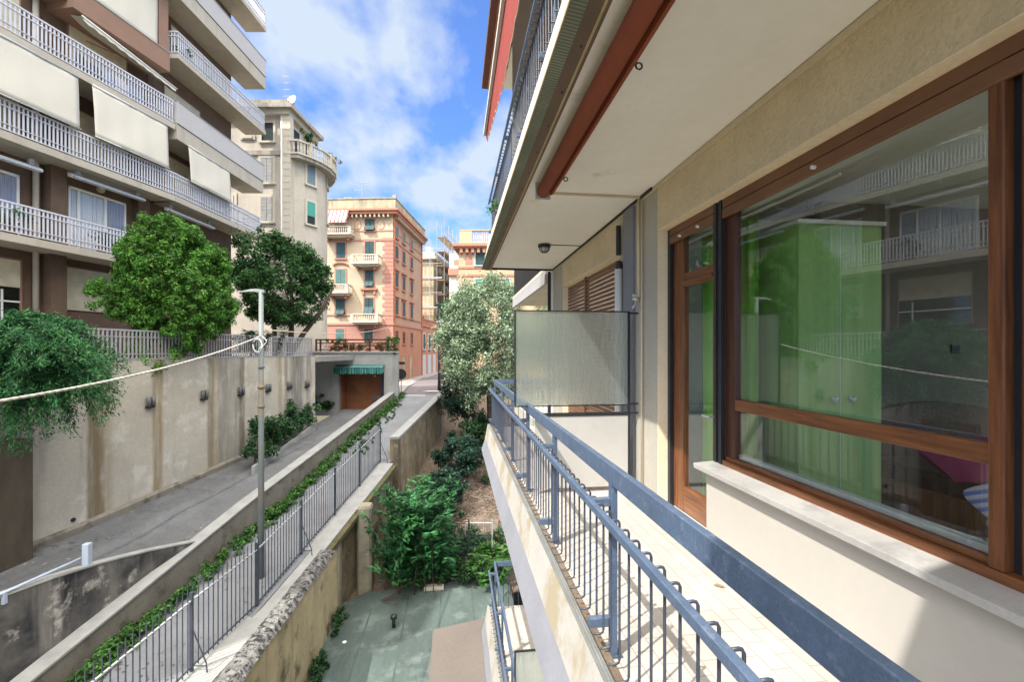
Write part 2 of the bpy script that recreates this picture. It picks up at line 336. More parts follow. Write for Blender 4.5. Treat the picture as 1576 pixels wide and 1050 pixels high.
m_rub = M('rubble_top', (.17,.165,.155), .95, .35, 5, bump=1., bscale=30, spots=((.02,.02,.023), 1, 8, .48))
m_stonew = M('brown_stone_wall', (.25,.20,.13), .95, .35, 1.6, bump=1., bscale=12, streak=((.055,.045,.035), .9, 1.6, .45), spots=((.30,.26,.18), .8, 2.6, .58))
m_asph = M('asphalt', (.135,.14,.15), .9, .2, .9, bump=.3, bscale=90, spots=((.08,.08,.085), .6, .7, .55))
m_path = M('path_concrete', (.185,.19,.205), .9, .16, .8, bump=.2, bscale=60, spots=((.15,.15,.15), .7, 1.1, .56))
m_street = M('street_asphalt', (.15,.13,.135), .9, .15, .7)
m_pave = M('pavement', (.27,.25,.24), .9, .12, 1)
m_gfloor = M('green_terrace_coating', (.08,.108,.099), .7, .28, .7, spots=((.13,.16,.145), .8, 1.3, .53), stretch=(1,.35,1), fine=.1)
m_seam = M('dark_seam', (.06,.085,.075), .8, .3, 2)
m_soil = M('leaf_litter', (.135,.10,.075), 1, .4, 6, bump=1., bscale=25, spots=((.26,.21,.16), .9, 9, .56))
m_grassy = M('earth', (.07,.065,.035), 1, .35, 2, bump=.6)
m_fence = M('fence_steel', (.055,.066,.09), .45, .2, 6)
m_fencehi = M('fence_rail_paint', (.38,.40,.43), .45, .15, 6)
m_greyrail = M('grey_rail', (.33,.33,.35), .5, .12, 5)
m_brown = M('brown_render', (.13,.085,.06), .95, .14, 2.5, bump=.6, bscale=45)
m_brownp = M('brown_panel', (.27,.165,.12), .9, .06, 2)
m_slab = M('grey_cream_slab', (.45,.41,.345), .85, .07, 1.4, streak=((.26,.24,.21), .5, 3, .5))
m_panel = M('lilac_white_panel', (.47,.455,.46), .8, .04, 1.2)
m_wrail = M('white_rail_paint', (.58,.59,.65), .45, .05, 4)
m_shut = bands('beige_shutter', (.58,.53,.40), (.40,.36,.27), (0,0,1), .055, .8, .7, .4)
m_sheet = M('white_canvas', (.58,.55,.475), .85, .03, .8, stretch=(1,1,.4), fine=.01)
m_curtw = M('white_curtain', (.74,.73,.70), .9, .12, 3, stretch=(6,6,.2))
m_curtg = M('grey_curtain', (.36,.34,.36), .9, .25, 3, stretch=(8,8,.2))
m_dark = M('dark_void', (.02,.022,.025), .6, .2, 2)
m_tower = M('tower_render', (.52,.465,.385), .9, .13, .5, streak=((.30,.27,.23), .8, 1.6, .5), spots=((.40,.36,.30), .5, .9, .56))
m_towerc = M('tower_trim', (.56,.51,.42), .85, .07, 1)
m_toweru = M('tower_cornice', (.36,.33,.28), .9, .18, 1.3, streak=((.12,.12,.12), .9, 2.4, .47))
m_gshut = bands('grey_louvre', (.36,.36,.34), (.22,.22,.21), (0,0,1), .09, .6, .7, .3)
m_teal = bands('teal_louvre', (.10,.19,.18), (.06,.12,.12), (0,0,1), .09, .6, .6, .3)
m_tealb = M('teal_blind', (.07,.32,.27), .7, .1, 1)
m_pinkc = M('peach_render', (.50,.395,.28), .9, .06, .6)
m_pink = M('pink_render', (.42,.215,.165), .9, .07, .6)
m_pinkshade = M('shaded_salmon_render', (.44,.27,.18), .9, .09, .6)  # darker copy of the peach render, shade painted into the street side
m_oran = M('orange_render', (.44,.20,.12), .9, .10, .5)
m_orac = M('apricot_render', (.52,.37,.24), .9, .07, .6)
m_pcorn = M('stained_parapet', (.42,.36,.24), .9, .15, .8, streak=((.17,.15,.11), .9, 1.6, .45))
m_tcorn = M('terracotta_cornice', (.45,.20,.13), .85, .1, 1)
m_stripe = bands('striped_canvas', (.52,.12,.12), (.82,.80,.78), (.985,-.17,0), .42, .5, .8)
m_yelb = M('yellow_render', (.46,.385,.26), .9, .1, .5)
m_scaf = M('scaffold_tube', (.33,.32,.31), .5, .1, 3)
m_plank = M('scaffold_plank', (.36,.27,.20), .8, .15, 2)
m_garin = M('rust_render', (.34,.135,.06), .9, .2, .8, spots=((.20,.08,.04), .7, 1.4, .5))
m_bluedoor = M('navy_door', (.03,.05,.10), .5, .1, 2)
m_gawn = bands('green_awning_canvas', (.015,.13,.12), (.07,.20,.185), (.99,-.125,0), .16, .55, .8)
m_grey = M('grey_render', (.33,.33,.32), .95, .15, .8, bump=.3, bscale=20, streak=((.17,.17,.16), .7, 2, .48))
m_pole = M('galvanised_pole', (.17,.19,.19), .6, .15, 2, spots=((.24,.17,.10), .75, 1.4, .52))
m_rope = bands('grey_white_cable', (.55,.52,.46), (.35,.33,.29), (.1,1,.6), .13, .5, .7, 0, .2)
m_canvas = M('brown_canvas', (.135,.115,.10), .9, .07, 1)
m_trunk = M('bark', (.085,.065,.05), .95, .3, 5, bump=.6, stretch=(3,3,.6))
m_terra = M('terracotta', (.38,.14,.07), .8, .15, 4)
m_bed = M('dark_mahogany', (.055,.022,.014), .35, .2, 3)
m_purple = M('magenta_cotton', (.28,.03,.09), .9, .1, 6)
m_throw = bands('woven_throw', (.16,.22,.52), (.62,.55,.58), (0,.5,1), .045, .5, .9, 0, .1)
m_light = M('lamp_glass', (.55,.55,.52), .25, .05, 3)
m_dish = M('dish_white', (.7,.72,.74), .5, .05, 2)
l_cyp = leafmat('conifer_leaf', [(.022,.085,.013), (.05,.17,.02), (.085,.24,.032), (.11,.28,.038), (.17,.29,.05)])
l_dark = leafmat('laurel_leaf', [(.022,.075,.022), (.045,.125,.038), (.09,.20,.06)])
l_fea = leafmat('feathery_leaf', [(.014,.075,.028), (.028,.125,.045), (.055,.19,.07), (.11,.24,.06)])
l_sil = leafmat('silver_leaf', [(.09,.145,.075), (.16,.235,.13), (.28,.37,.23), (.38,.46,.33)], .25)
l_big = leafmat('broad_leaf', [(.02,.085,.035), (.035,.14,.05), (.075,.21,.06)], .25, .4)
l_mid = leafmat('shrub_leaf', [(.014,.05,.02), (.03,.09,.03), (.06,.14,.04)])
l_deep = leafmat('blue_green_leaf', [(.008,.032,.02), (.018,.055,.035), (.03,.08,.045)])  # dark blue-green leaf colour
l_ivy = leafmat('ground_leaf', [(.022,.085,.015), (.05,.15,.025), (.095,.20,.045)])
l_flo = leafmat('flower_bits', [(.03,.09,.03), (.06,.13,.03), (.35,.30,.05), (.45,.16,.16)])
l_lit = leafmat('dry_leaf', [(.10,.07,.05), (.19,.14,.10), (.30,.25,.20)], .1)

# ------------------------------------------------------------------ foliage
def leaf_mesh(C, nrm, tan, L, Wd, fold=.0):
    """diamond leaves: centres, normals, tangents (n,3), length, width (n,)"""
    tan = tan-(tan*nrm).sum(1)[:,None]*nrm; tan /= np.linalg.norm(tan, axis=1)[:,None]+1e-9
    bi = np.cross(nrm, tan); L = L[:,None]; Wd = Wd[:,None]
    V = np.stack([C-tan*L*.5, C+bi*Wd*.5-tan*L*.05, C+tan*L*.5, C-bi*Wd*.5-tan*L*.05], 1).reshape(-1,3)
    return V, np.arange(len(V)).reshape(-1,4)
def rnd_dir(rg, n):
    d = rg.normal(size=(n,3)); return d/np.linalg.norm(d, axis=1)[:,None]
def foliage(rg, clumps, per, size, asp=.5, jit=.35, up=.35, out=.6, droop=0., flat=1., hole=0):
    """clumps: rows x,y,z,r; leaves spread through each clump"""
    clumps = np.asarray(clumps, float); n = len(clumps)*per
    ci = np.repeat(np.arange(len(clumps)), per); d = rnd_dir(rg, n)
    rad = clumps[ci,3]*rg.random(n)**.5
    off = d*rad[:,None]; off[:,2] *= flat
    C = clumps[ci,:3]+off
    nr = d*out+rnd_dir(rg, n)*.7; nr[:,2] += up; nr /= np.linalg.norm(nr, axis=1)[:,None]
    tn = rnd_dir(rg, n)*.7+d*.7; tn[:,2] -= droop
    L = size*(1-jit+2*jit*rg.random(n)); return leaf_mesh(C, nr, tn, L, L*asp)
def crown_clumps(rg, c, rad, n, r0, r1, inner=.45, lump=.22, keep=None):
    out = []; c = np.array(c); rad = np.array(rad); ph = rg.random((6,3))*6
    while len(out) < n:
        d = rnd_dir(rg, 1)[0]
        k = 1+lump*(math.sin(3.1*d[0]+ph[0,0]+2.3*d[2])*.6+math.sin(5.3*d[1]+ph[1,0]+3.7*d[2])*.5+math.sin(7.1*d[2]+ph[2,0]+4*d[0])*.4)
        rr = (inner+(1-inner)*rg.random()**.6)*k
        p = c+d*rad*rr
        if keep is not None and not keep(p): continue
        out.append((p[0], p[1], p[2], r0+(r1-r0)*rg.random()))
    return out
def merge(*ms):
    V = []; Fc = []; n = 0
    for v, f in ms: V.append(v); Fc.append(f+n); n += len(v)
    return np.concatenate(V), np.concatenate(Fc), None
def limbs(base, top, rg, n, spread, r0=.12, lean=(0,0), M_=None):
    mb = MB(); b = Vector(base); t = Vector(top); h = (t-b).length
    mid = b.lerp(t, .45)+Vector((lean[0], lean[1], 0)); mb.tube([b, b.lerp(mid,.5)+Vector((lean[0]*.2,lean[1]*.2,0)), mid, t], [r0, r0*.85, r0*.65, r0*.2], 8)
    for i in range(n):
        a = rg.random()*6.28; q = b.lerp(t, .3+.5*rg.random())+Vector((lean[0]*.6, lean[1]*.6, 0)); e = q+Vector((math.cos(a)*spread, math.sin(a)*spread, spread*(.3+.6*rg.random())))
        m_ = q.lerp(e, .5)+Vector((0,0,.1)); mb.tube([q, m_, e], [r0*.45, r0*.28, r0*.07], 6)
    return mb
def plant(name, label, cat, V, mat, stem=None, base=None, group=None, stem_name='trunk', crown='crown'):
    t = T(name, label, cat, base, 0, group)
    ob(crown, V if len(V) == 3 else (V[0], V[1], None), mat, t)
    if stem is not None: ob(stem_name, stem, m_trunk, t, smooth=True)
    return t

# ================================================================== SETTING: ground sheets
def sheet(name, pts, mat, kind='structure', th=.3):
    n = len(pts); mb = MB(); top = [tuple(p) for p in pts]; bot = [(p[0], p[1], p[2]-th) for p in pts]
    mb.add(top+bot, [tuple(range(n)), tuple(range(n,2*n))[::-1]]+[(i, i+n, (i+1)%n+n, (i+1)%n) for i in range(n)])
    return ob(name, mb, mat, kind=kind)
def strip(name, left, right, mat, kind='structure', th=.25):
    mb = MB(); k = len(left); L_ = [Vector(p) for p in left]; Rr = [Vector(p) for p in right]; dz = Vector((0,0,-th))
    mb.loft([[L_[i], Rr[i], Rr[i]+dz, L_[i]+dz] for i in range(k)])
    return ob(name, mb, mat, kind=kind)
def plan(p, D, Z=None):        # plan point under a pixel column at distance D
    v = atD(p[0], p[1], D); return v if Z is None else Vector((v.x, v.y, Z))
g = MB(); g.box(-400, 400, -60, 900, -14.5, -14); ob('ground', g, m_grassy, kind='structure')
# fence line / path line / low wall line, measured by distance
FEN = [RD(-6.9, 6.2, -7.0), RD(-6.80, 9.65, -6.81), RD(-6.64, 11.85, -6.69), RD(-6.53, 14.1, -6.32), RD(-6.31, 16.2, -5.86), RD(-6.12, 18.3, -5.46), RD(-5.97, 20.6, -5.07)]
W1 = [RD(-9.55, 7.2, -6.85), atD(48, 1046, 8.9), atD(150, 963, 10.2), atD(387, 770, 15.5), atD(500, 685, 20.6), atD(562, 638, 25.5), atD(615, 597, 31)]
W2B = [atD(600, 673, 21), atD(636, 640, 25), atD(668, 611, 29), atD(683, 598, 33), atD(695, 590, 39)]
path_l = [Vector((p.x, p.y, z)) for p, z in zip(W1, (-7.5, -7.15, -6.95, -6.15, -5.12, -4.2, -3.1))]
path_r = [RD(-6.75, 6.2, -7.35), RD(-6.65, 9.2, -7.02), RD(-6.6, 10.6, -6.85), RD(-6.2, 15.8, -6.05), RD(-5.55, 20.9, -5.06), RD(-5.2, 25.7, -4.13), RD(-4.9, 31.2, -3.06)]
strip('path', path_l, path_r, m_path)
# driveway beside the tall retaining wall
FA = Frame(-10.83, 12.96, 16.0)
drop_top = [atD(0, 922, 8.9), atD(80, 893, 9.6), atD(160, 868, 10.7), atD(230, 850, 11.9), atD(300, 836, 13.2)]
drr = [RD(-10.35, 5.2, -5.4), RD(-10.15, 8.9, -5.02), drop_top[4]+Vector((-.1, .1, -.04)), W1[3]+Vector((-.3, 0, -.04)), W1[4]+Vector((-.3, 0, -.1)), RD(-7.3, 30.05, -3.9)]
dl2 = [FA.w(.05, -9, -5.6), FA.w(.05, -2.2, -5.3), FA.w(.05, 1.2, -5.1), FA.w(.05, 4.6, -4.8), FA.w(.05, 10, -4.28), RD(-11.2, 30.05, -3.86)]
m_drive = M('worn_asphalt', (.14,.143,.15), .9, .22, .9, bump=.3, bscale=90, spots=((.075,.075,.078), .7, 1.3, .56), fine=.12,
    stripes=(FA.o, FA.n, [(.75, .3, (.085,.085,.088), .55), (2.1, .26, (.10,.10,.10), .5), (3.3, .28, (.095,.095,.097), .5), (1.45, .05, (.05,.05,.05), .6)], 0))
strip('driveway', dl2, drr, m_drive)
sheet('street', [RD(-9.5, 31.1, -3.12), RD(-4.3, 31.1, -3.12), RD(-4.9, 42, -3.4), RD(-6.9, 75, -3.7), RD(-9, 118, -3.7), RD(-16, 118, -3.7), RD(-13.2, 75, -3.7), RD(-12.6, 52, -3.75), RD(-11.2, 42, -3.45)], m_street)
sheet('pavement', [RD(-8.6, 31.9, -3.0), RD(-7.75, 31.9, -3.0), RD(-9.6, 42, -3.28), RD(-11.2, 54.6, -3.6), RD(-11.6, 75, -3.55), RD(-13.4, 75, -3.55), RD(-13.3, 54, -3.6), RD(-11.0, 42, -3.3)], m_pave)
sheet('terrace_floor', [(-3.9, -3, -8.6), (1.99, -3, -8.6), (1.99, 17.5, -8.6), (-1.2, 16.9, -8.6), (-3.1, 16.7, -8.6), (-3.9, 16.0, -8.6)], m_gfloor)
def soilz(y): return -8.78+.264*(y-16.7)
def garden():
    mb = MB(); rg = np.random.default_rng(5); xs = np.linspace(-6.0, 12, 46); ys = np.linspace(16.4, 60, 80); n = len(xs)
    for y in ys:
        z = soilz(y) if y < 33 else -4.56+.03*(y-33)
        for x in xs: mb.v.append((x, y, z+rg.normal()*.05+.25*math.sin(x*1.7+y*.6)*.3))
    for j in range(len(ys)-1):
        for i in range(n-1): mb.f.append((j*n+i, j*n+i+1, (j+1)*n+i+1, (j+1)*n+i)); mb.m.append(0)
    ob('garden_soil', mb, m_soil, smooth=True, kind='structure')
garden()
tf = bpy.data.objects['terrace_floor']
for x, y0, y1 in ((-2.75, 2, 15.6), (-1.6, 2, 16.6), (-.48, 9.6, 16.9), (.6, 9.6, 17.1)):
    b = MB(); n = 30; b.loft([[(x-.02+.012*math.sin(i*1.7), y0+(y1-y0)*i/n, -8.603), (x+.02+.01*math.sin(i*2.3), y0+(y1-y0)*i/n, -8.603), (x+.018, y0+(y1-y0)*i/n, -8.594), (x-.018, y0+(y1-y0)*i/n, -8.594)] for i in range(n+1)]); ob('membrane_seam', b, m_seam, tf)
sheet('upper_terrace', [FA.w(-.3, -14, -.3), FA.w(-.3, 12.5, -.3), RD(-10.4, 24.4, -.3), RD(-10.4, 29.9, -.3), RD(-40, 30, -.3), RD(-40, 0, -.3)], m_pave)

# ================================================================== OUR OWN BUILDING
WX = 2.0
ZF = -1.525            # balcony floor
own = T('apartment_house', 'cream and tan stuccoed apartment house whose long balconies run along the right side', 'building', (WX, 4, -9.4))
def part(name, mb, mat, parent=own, **k): return ob(name, mb, mat, parent, **k)
# walls (tan stucco above, cream plaster below the window sill)
for ya, yb in ((4.31, 5.33), (8.32, 9.22)): part('wall', MB().box(WX, WX+.3, ya, yb, ZF-.02, 1.66), m_pier)
for ya, yb in ((-3, 4.31), (5.33, 8.32)): part('wall', MB().box(WX, WX+.32, ya, yb, 1.206, 1.658), m_stucco, label='rough tan stucco band above the windows')
b = MB(); b.box(WX, WX+.3, -3, 3.42, ZF-.02, -.962); part('wall', b, m_low, label='smooth cream wall below the window sill')
b = MB(); b.box(WX+.001, WX+.135, 4.298, 4.3085, ZF, 1.2045); b.box(WX+.001, WX+.135, -1.6, 4.3, 1.196, 1.2045); b.box(WX+.001, WX+.135, 5.332, 8.315, 1.194, 1.2045); b.box(WX+.001, WX+.135, 8.305, 8.318, ZF, 1.19)
part('reveal', b, m_reveal)
b = MB(); b.box(WX-.012, WX-.0005, 9.2, -1.6, 1.61, 1.652); part('cornice_strip', b, m_pipe)
b = MB(); b.box(WX-.03, WX+.28, 4.86, 5.16, ZF, 1.657); part('pilaster', b, m_fascia2)
# lower storeys of the same front (seen below the balcony)
b = MB(); b.box(WX+.002, WX+.3, -3, 9.2, -9.4, -5.7); b.box(WX+.004, WX+.3, -3, 9.2, -5.1, -2.05); b.box(WX+.3, 9, 9.0, 9.2, -9.4, 5.3); part('wall', b, m_low, label='plain cream wall of the storeys below')
b = MB(); b.box(WX+.004, WX+.3, -3, 9.2, 2.1, 12.6); part('wall', b, m_stucco, label='tan stucco wall of the storeys above')
# balcony slabs with sloping white fascia
def slab(dz, name='balcony_slab'):
    s = part(name, MB().box(.70, WX+.28, -3, 9.1, -1.93+dz, ZF-.006+dz), m_ceil)
    f = MB(); f.profile([(.70, -1.50+dz), (.652, -1.475+dz), (.602, -1.745+dz), (.70, -1.80+dz)], -3, 9.1)
    ob('fascia', f, m_fascia if dz < 1 else m_edge, s)
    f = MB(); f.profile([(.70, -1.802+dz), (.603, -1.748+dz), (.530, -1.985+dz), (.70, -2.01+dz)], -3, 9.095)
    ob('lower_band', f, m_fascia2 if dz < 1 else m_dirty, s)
    return s
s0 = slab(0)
ob('floor_tiles', MB().box(.765, WX-.004, -3, 9.09, ZF-.004, ZF), m_tile, s0)
ob('kerb', MB().box(.70, .766, -3, 9.098, ZF-.003, -1.508), m_stone, s0)
b = MB(); b.box(.658, .668, -3, 9.1, -1.505, -1.462); b.box(.668, .690, -3, 9.1, -1.51, -1.478); b.box(.690, .7005, -3, 9.1, -1.507, -1.466); ob('gutter', b, m_gal, s0)
s1 = slab(3.62)
b = MB(); b.box(.612, .72, -3, 9.102, 1.612, 1.662); ob('drip_board', b, m_brownstrip, s1)
b = MB()
for i in range(24): b.tube([(.662, -1.1+i*.43, 1.614), (.662, -1.1+i*.43, 1.606)], .007, 8)
ob('screw', b, m_black, s1)
b = MB(); b.profile([(.535, 1.626), (.612, 1.614), (.612, 1.66), (.545, 1.66)], -3, 9.101); ob('drip_gutter', b, m_gutter, s1)
b = MB(); b.box(.72, WX-.02, 9.085, 9.104, 1.625, 1.68); b.box(WX-.03, WX-.012, 4.4, 9.09, 1.635, 1.676); ob('edge_joint', b, m_dark, s1)
ob('ceiling', MB().box(.72, WX+.2, -3, 9.08, 1.662, 1.70), m_ceil, s1)
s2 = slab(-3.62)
ob('floor_tiles', MB().box(.765, WX-.004, -3, 9.09, ZF-.004-3.62, ZF-3.62), m_tile, s2)
ob('gutter', MB().box(.690, .716, -3, 9.1, -1.505-3.62, -1.468-3.62), m_gal, s2)
s3 = slab(7.24)
ob('ceiling', MB().box(.60, WX+.2, -3, 9.08, 5.27, 5.30), m_ceil, s3)

# ---- window and balcony door, brown roller shutters
GX = WX+.15
def yx(px, X=GX):      # position along the wall of a vertical seen at column px
    return onX(px, 540, X).y
def frame_rect(mb, x0, x1, y0, y1, z0, z1, w_, d=None):
    mb.box(x0, x1, y0, y0+w_, z0, z1); mb.box(x0, x1, y1-w_, y1, z0, z1); mb.box(x0, x1, y0+w_, y1-w_, z0, z0+w_); mb.box(x0, x1, y0+w_, y1-w_, z1-w_, z1)
win = part('window', MB().box(WX+.125, WX+.205, 3.355, 3.47, -.91, 1.20), m_wooddk)       # dark mullion between door and window
b = MB(); b.box(WX+.09, WX+.13, 3.365, 3.395, -.91, 1.20); b.box(WX+.09, WX+.13, 3.435, 3.465, -.91, 1.20); b.box(WX+.10, WX+.12, 3.395, 3.435, -.91, 1.20); ob('shutter_track', b, m_black, win)
b = MB(); b.box(WX+.13, WX+.19, 3.25, 3.352, -.86, 1.18); ob('frame', b, m_wooddk, win, bevel=.006)
b = MB(); b.box(WX+.13, WX+.19, 1.56, 3.25, -.46, -.375); ob('rail', b, m_woodh, win, bevel=.006)
b = MB(); b.box(WX+.09, WX+.19, 1.38, 3.352, -.905, -.86); b.box(WX+.12, WX+.18, 1.56, 3.352, -.86, -.835); ob('bottom_rail', b, m_woodh, win, bevel=.005)
b = MB(); b.box(WX+.165, WX+.21, 1.56, 3.25, -.832, -.80); ob('inner_sill', b, m_alu, win)
b = MB(); b.box(WX+.10, WX+.19, 1.502, 1.558, -.86, 1.17); ob('frame', b, m_wood, win, bevel=.006)
b = MB(); b.box(WX+.125, WX+.18, 1.36, 1.468, -.86, 1.17); ob('frame', b, m_wood, win, bevel=.008, label='varnished wood casing at the near edge of the window')
b = MB(); b.box(WX+.145, WX+.17, 1.468, 1.502, -.86, 1.17); ob('dark_gap', b, m_black, win)  # black strip in the gap between post and casing
ob('pane', MB().box(WX+.155, WX+.161, 1.55, 3.26, -.375, 1.12), m_glass, win); ob('pane', MB().box(WX+.150, WX+.156, -.48, 1.36, -.9, 1.17), m_glass, win)  # second pane added out of view for more daylight inside
ob('pane', MB().box(WX+.155, WX+.161, 1.55, 3.26, -.835, -.46), m_glass, win)
b = MB(); b.profile([(WX-.072, -.952), (WX-.075, -.912), (WX+.09, -.902), (WX+.3, -.902), (WX+.3, -.958), (WX-.05, -.958)], -1.6, 3.49); ob('sill', b, m_sill, win, bevel=.004)
b = MB(); b.box(WX+.20, WX+.30, -2.8, 4.3, 1.10, 1.21); ob('inner_lintel', b, m_white, win)
b = MB(); b.box(WX+.212, WX+.25, 1.5, 3.25, -.93, -.838); ob('inner_board', b, m_white, win)
door = part('balcony_door', MB().box(WX+.135, WX+.195, 4.05, 4.24, ZF+.01, 1.18), m_wood, bevel=.006)
b = MB(); b.box(WX+.10, WX+.14, 4.245, 4.295, ZF, 1.195); ob('shutter_track', b, m_black, door)
b = MB(); b.box(WX+.135, WX+.195, 3.475, 3.56, ZF+.01, 1.18); ob('stile', b, m_wood, door, bevel=.006)
b = MB(); b.box(WX+.137, WX+.193, 3.56, 4.05, ZF+.01, -1.28); ob('bottom_panel', b, m_woodh, door, bevel=.006)
b = MB(); b.box(WX+.137, WX+.193, 3.56, 4.05, .60, .73); b.box(WX+.128, WX+.137, 3.56, 4.05, .62, .655); ob('transom', b, m_woodh, door, bevel=.004)
ob('pane', MB().box(WX+.16, WX+.166, 3.56, 4.05, -1.28, .60), m_glass, door)
ob('pane', MB().box(WX+.16, WX+.166, 3.56, 4.05, .73, 1.15), m_glass, door)
b = MB(); b.tube([(WX+.13, 3.53, -.55), (WX+.09, 3.53, -.55), (WX+.09, 3.64, -.55)], .009, 8); ob('handle', b, m_alu, door)
def shutter_box(name, y0, y1, n, par):
    sb = part(name, MB().box(WX+.095, WX+.125, y0, y1, 1.125, 1.198), m_slat, bevel=.006) if par is None else None
    ob('bottom_slat', MB().box(WX+.092, WX+.122, y0, y1, 1.045, 1.121), m_slat, sb, bevel=.008)
    for i in range(n):
        y = y0+(i+.7)/(n+.4)*(y1-y0)
        k = MB(); k.tube([(WX+.094, y, 1.075), (WX+.07, y, 1.075)], .012, 10); ob('stopper', k, m_white, sb)
shutter_box('roller_shutter', 3.48, 4.24, 2, None); shutter_box('roller_shutter', -1.2, 3.36, 3, None)
rs = part('roller_shutter', MB().box(WX+.09, WX+.15, 7.12, 7.2, ZF, 1.19), m_wooddk, label='brown slatted shutter pulled fully down at the far end of the balcony')
b = MB()
for i in range(43):
    z = ZF+.02+i*.0625
    for ya, yb in ((5.34, 7.12), (7.2, 8.30)): b.profile([(WX+.118, z+.006), (WX+.10, z+.012), (WX+.096, z+.034), (WX+.105, z+.055), (WX+.118, z+.060), (WX+.13, z+.03)], ya, yb)
ob('slats', b, m_slat, rs)
# pipes on the wall, tap
b = MB(); b.tube([(WX-.03, 4.70, 1.66), (WX-.03, 4.70, .58)], .017, 10); t = part('conduit', b, m_pipe, smooth=True)
b = MB(); b.tube([(WX-.028, 4.63, 1.62), (WX-.028, 4.63, -1.5)], .010, 8); part('conduit', b, m_pipe, smooth=True)
b = MB(); b.tube([(WX-.05, 5.26, .98), (WX-.05, 5.26, ZF)], .045, 14); p_ = part('drain_pipe', b, m_white, smooth=True)
b = MB(); b.tube([(WX-.05, 5.26, 1.5), (WX-.05, 5.26, 1.15)], .03, 10); b.tube([(WX-.02, 5.26, 1.02), (WX-.08, 5.26, 1.02)], .06, 12); ob('bracket', b, m_black, p_, smooth=True)
b = MB(); b.tube([(WX, 4.72, .56), (WX-.09, 4.72, .56)], .018, 8); b.tube([(WX-.06, 4.72, .56), (WX-.06, 4.72, .50), (WX-.1, 4.70, .46)], .012, 8)
b.tube([(WX-.06, 4.70, .60), (WX-.06, 4.79, .62)], .008, 6); b.lathe((WX-.06, 4.72, .585), [(.002,0),(.035,.002),(.035,.016),(.002,.018)], 12)
t_ = ob('wall_tap', b, m_alu, smooth=True, label='small grey tap fixed to the wall pier beside the balcony door', cat='tap')

# ---- room behind the glass
b = MB(); RX0, RX1, RY0, RY1, RZ1 = WX+.305, 6.3, -2.85, 4.55, 1.42
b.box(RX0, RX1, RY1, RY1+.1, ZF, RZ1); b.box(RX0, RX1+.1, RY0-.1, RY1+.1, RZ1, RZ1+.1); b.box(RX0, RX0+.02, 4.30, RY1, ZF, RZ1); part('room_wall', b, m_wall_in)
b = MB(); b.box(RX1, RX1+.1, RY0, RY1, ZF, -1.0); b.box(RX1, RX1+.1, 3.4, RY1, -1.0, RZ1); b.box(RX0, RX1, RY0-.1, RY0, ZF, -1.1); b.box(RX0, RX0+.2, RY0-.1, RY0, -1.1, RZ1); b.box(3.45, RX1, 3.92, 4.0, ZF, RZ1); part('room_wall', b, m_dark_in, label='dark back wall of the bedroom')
ob('pane', MB().box(RX0+.2, RX1, RY0-.05, RY0-.044, -1.1, RZ1), m_glass, win); ob('pane', MB().box(RX1+.04, RX1+.046, RY0, 3.4, -1.0, RZ1), m_glass, win)  # two windows added out of view to bring daylight into the room
part('room_floor', MB().box(RX0, RX1, RY0, RY1, ZF-.02, ZF), m_plank)
wr = T('wardrobe', 'lime green two door wardrobe with heart knobs standing inside behind the window', 'wardrobe', (3.0, 3.6, ZF))
wy = 3.25; wx0, wx1 = 2.665, 3.40; wm = 3.035
ob('carcass', MB().box(wx0, wx1, wy+.022, wy+.6, ZF, 1.0), m_green, wr)
for a, c in ((wx0+.004, wm-.003), (wm+.003, wx1-.004)): ob('door', MB().box(a, c, wy, wy+.02, ZF+.06, .985), m_green, wr, bevel=.003)
ob('top', MB().box(wx0-.02, wx1+.02, wy-.02, wy+.61, 1.0, 1.03), m_white, wr)
ob('seam', MB().box(wm-.003, wm+.003, wy+.004, wy+.02, ZF+.06, .985), m_white, wr)
def heart(c, r):
    mb = MB(); pts = []
    for i in range(24):
        t = 2*math.pi*i/24; pts.append((16*math.sin(t)**3/17*r, (13*math.cos(t)-5*math.cos(2*t)-2*math.cos(3*t)-math.cos(4*t))/17*r))
    mb.loft([[(c[0]+x*s, c[1]-d, c[2]+z*s) for x, z in pts] for d, s in ((0,.6),(.008,.95),(.018,1),(.026,.75),(.028,.1))]); return mb
kz = -.385
for x in (wm-.07, wm+.085): ob('knob', heart((x, wy-.004, kz), .034), m_alu, wr, smooth=True)
def drape(name, x, y0, y1, z0, z1, amp, n, mat, par, alongx=False):
    mb = MB(); cols = 60; secs = []
    for i in range(cols+1):
        u = i/cols; o_ = amp*math.sin(u*n*6.283)+amp*.4*math.sin(u*n*2.7*6.283+1); y = y0+(y1-y0)*u
        col = []
        for j in range(9):
            v = j/8; z = z0+(z1-z0)*v; k = 1-.25*math.sin(v*3.1)*(1 if u > .5 else .5)
            col.append((y, x+o_*k, z) if alongx else (x+o_*k, y, z))
        secs.append(col)
    mb.loft(secs, close=False, cap=False); o = ob(name, mb, mat, par, smooth=True)
    md = o.modifiers.new('thick', 'SOLIDIFY'); md.thickness = .004
    return o
cu = T('curtain', 'bright green floor length curtain gathered between the balcony door and the window', 'curtain', (WX+.42, 3.6, ZF))
drape('cloth', WX+.42, 3.40, 4.2, ZF+.03, 1.1, .03, 8, m_curt, cu)
b = MB(); b.tube([(WX+.42, 2.6, 1.12), (WX+.42, 4.3, 1.12)], .012, 8); ob('rod', b, m_white, cu)
bed = T('bed', 'dark wooden bed with a curved headboard seen through the right of the window', 'bed', (4.6, 3.2, ZF))
hb = MB(); n = 14
pr = [(3.66+1.75*i/n, -.62+.13*math.sin(math.pi*i/n)) for i in range(n+1)]
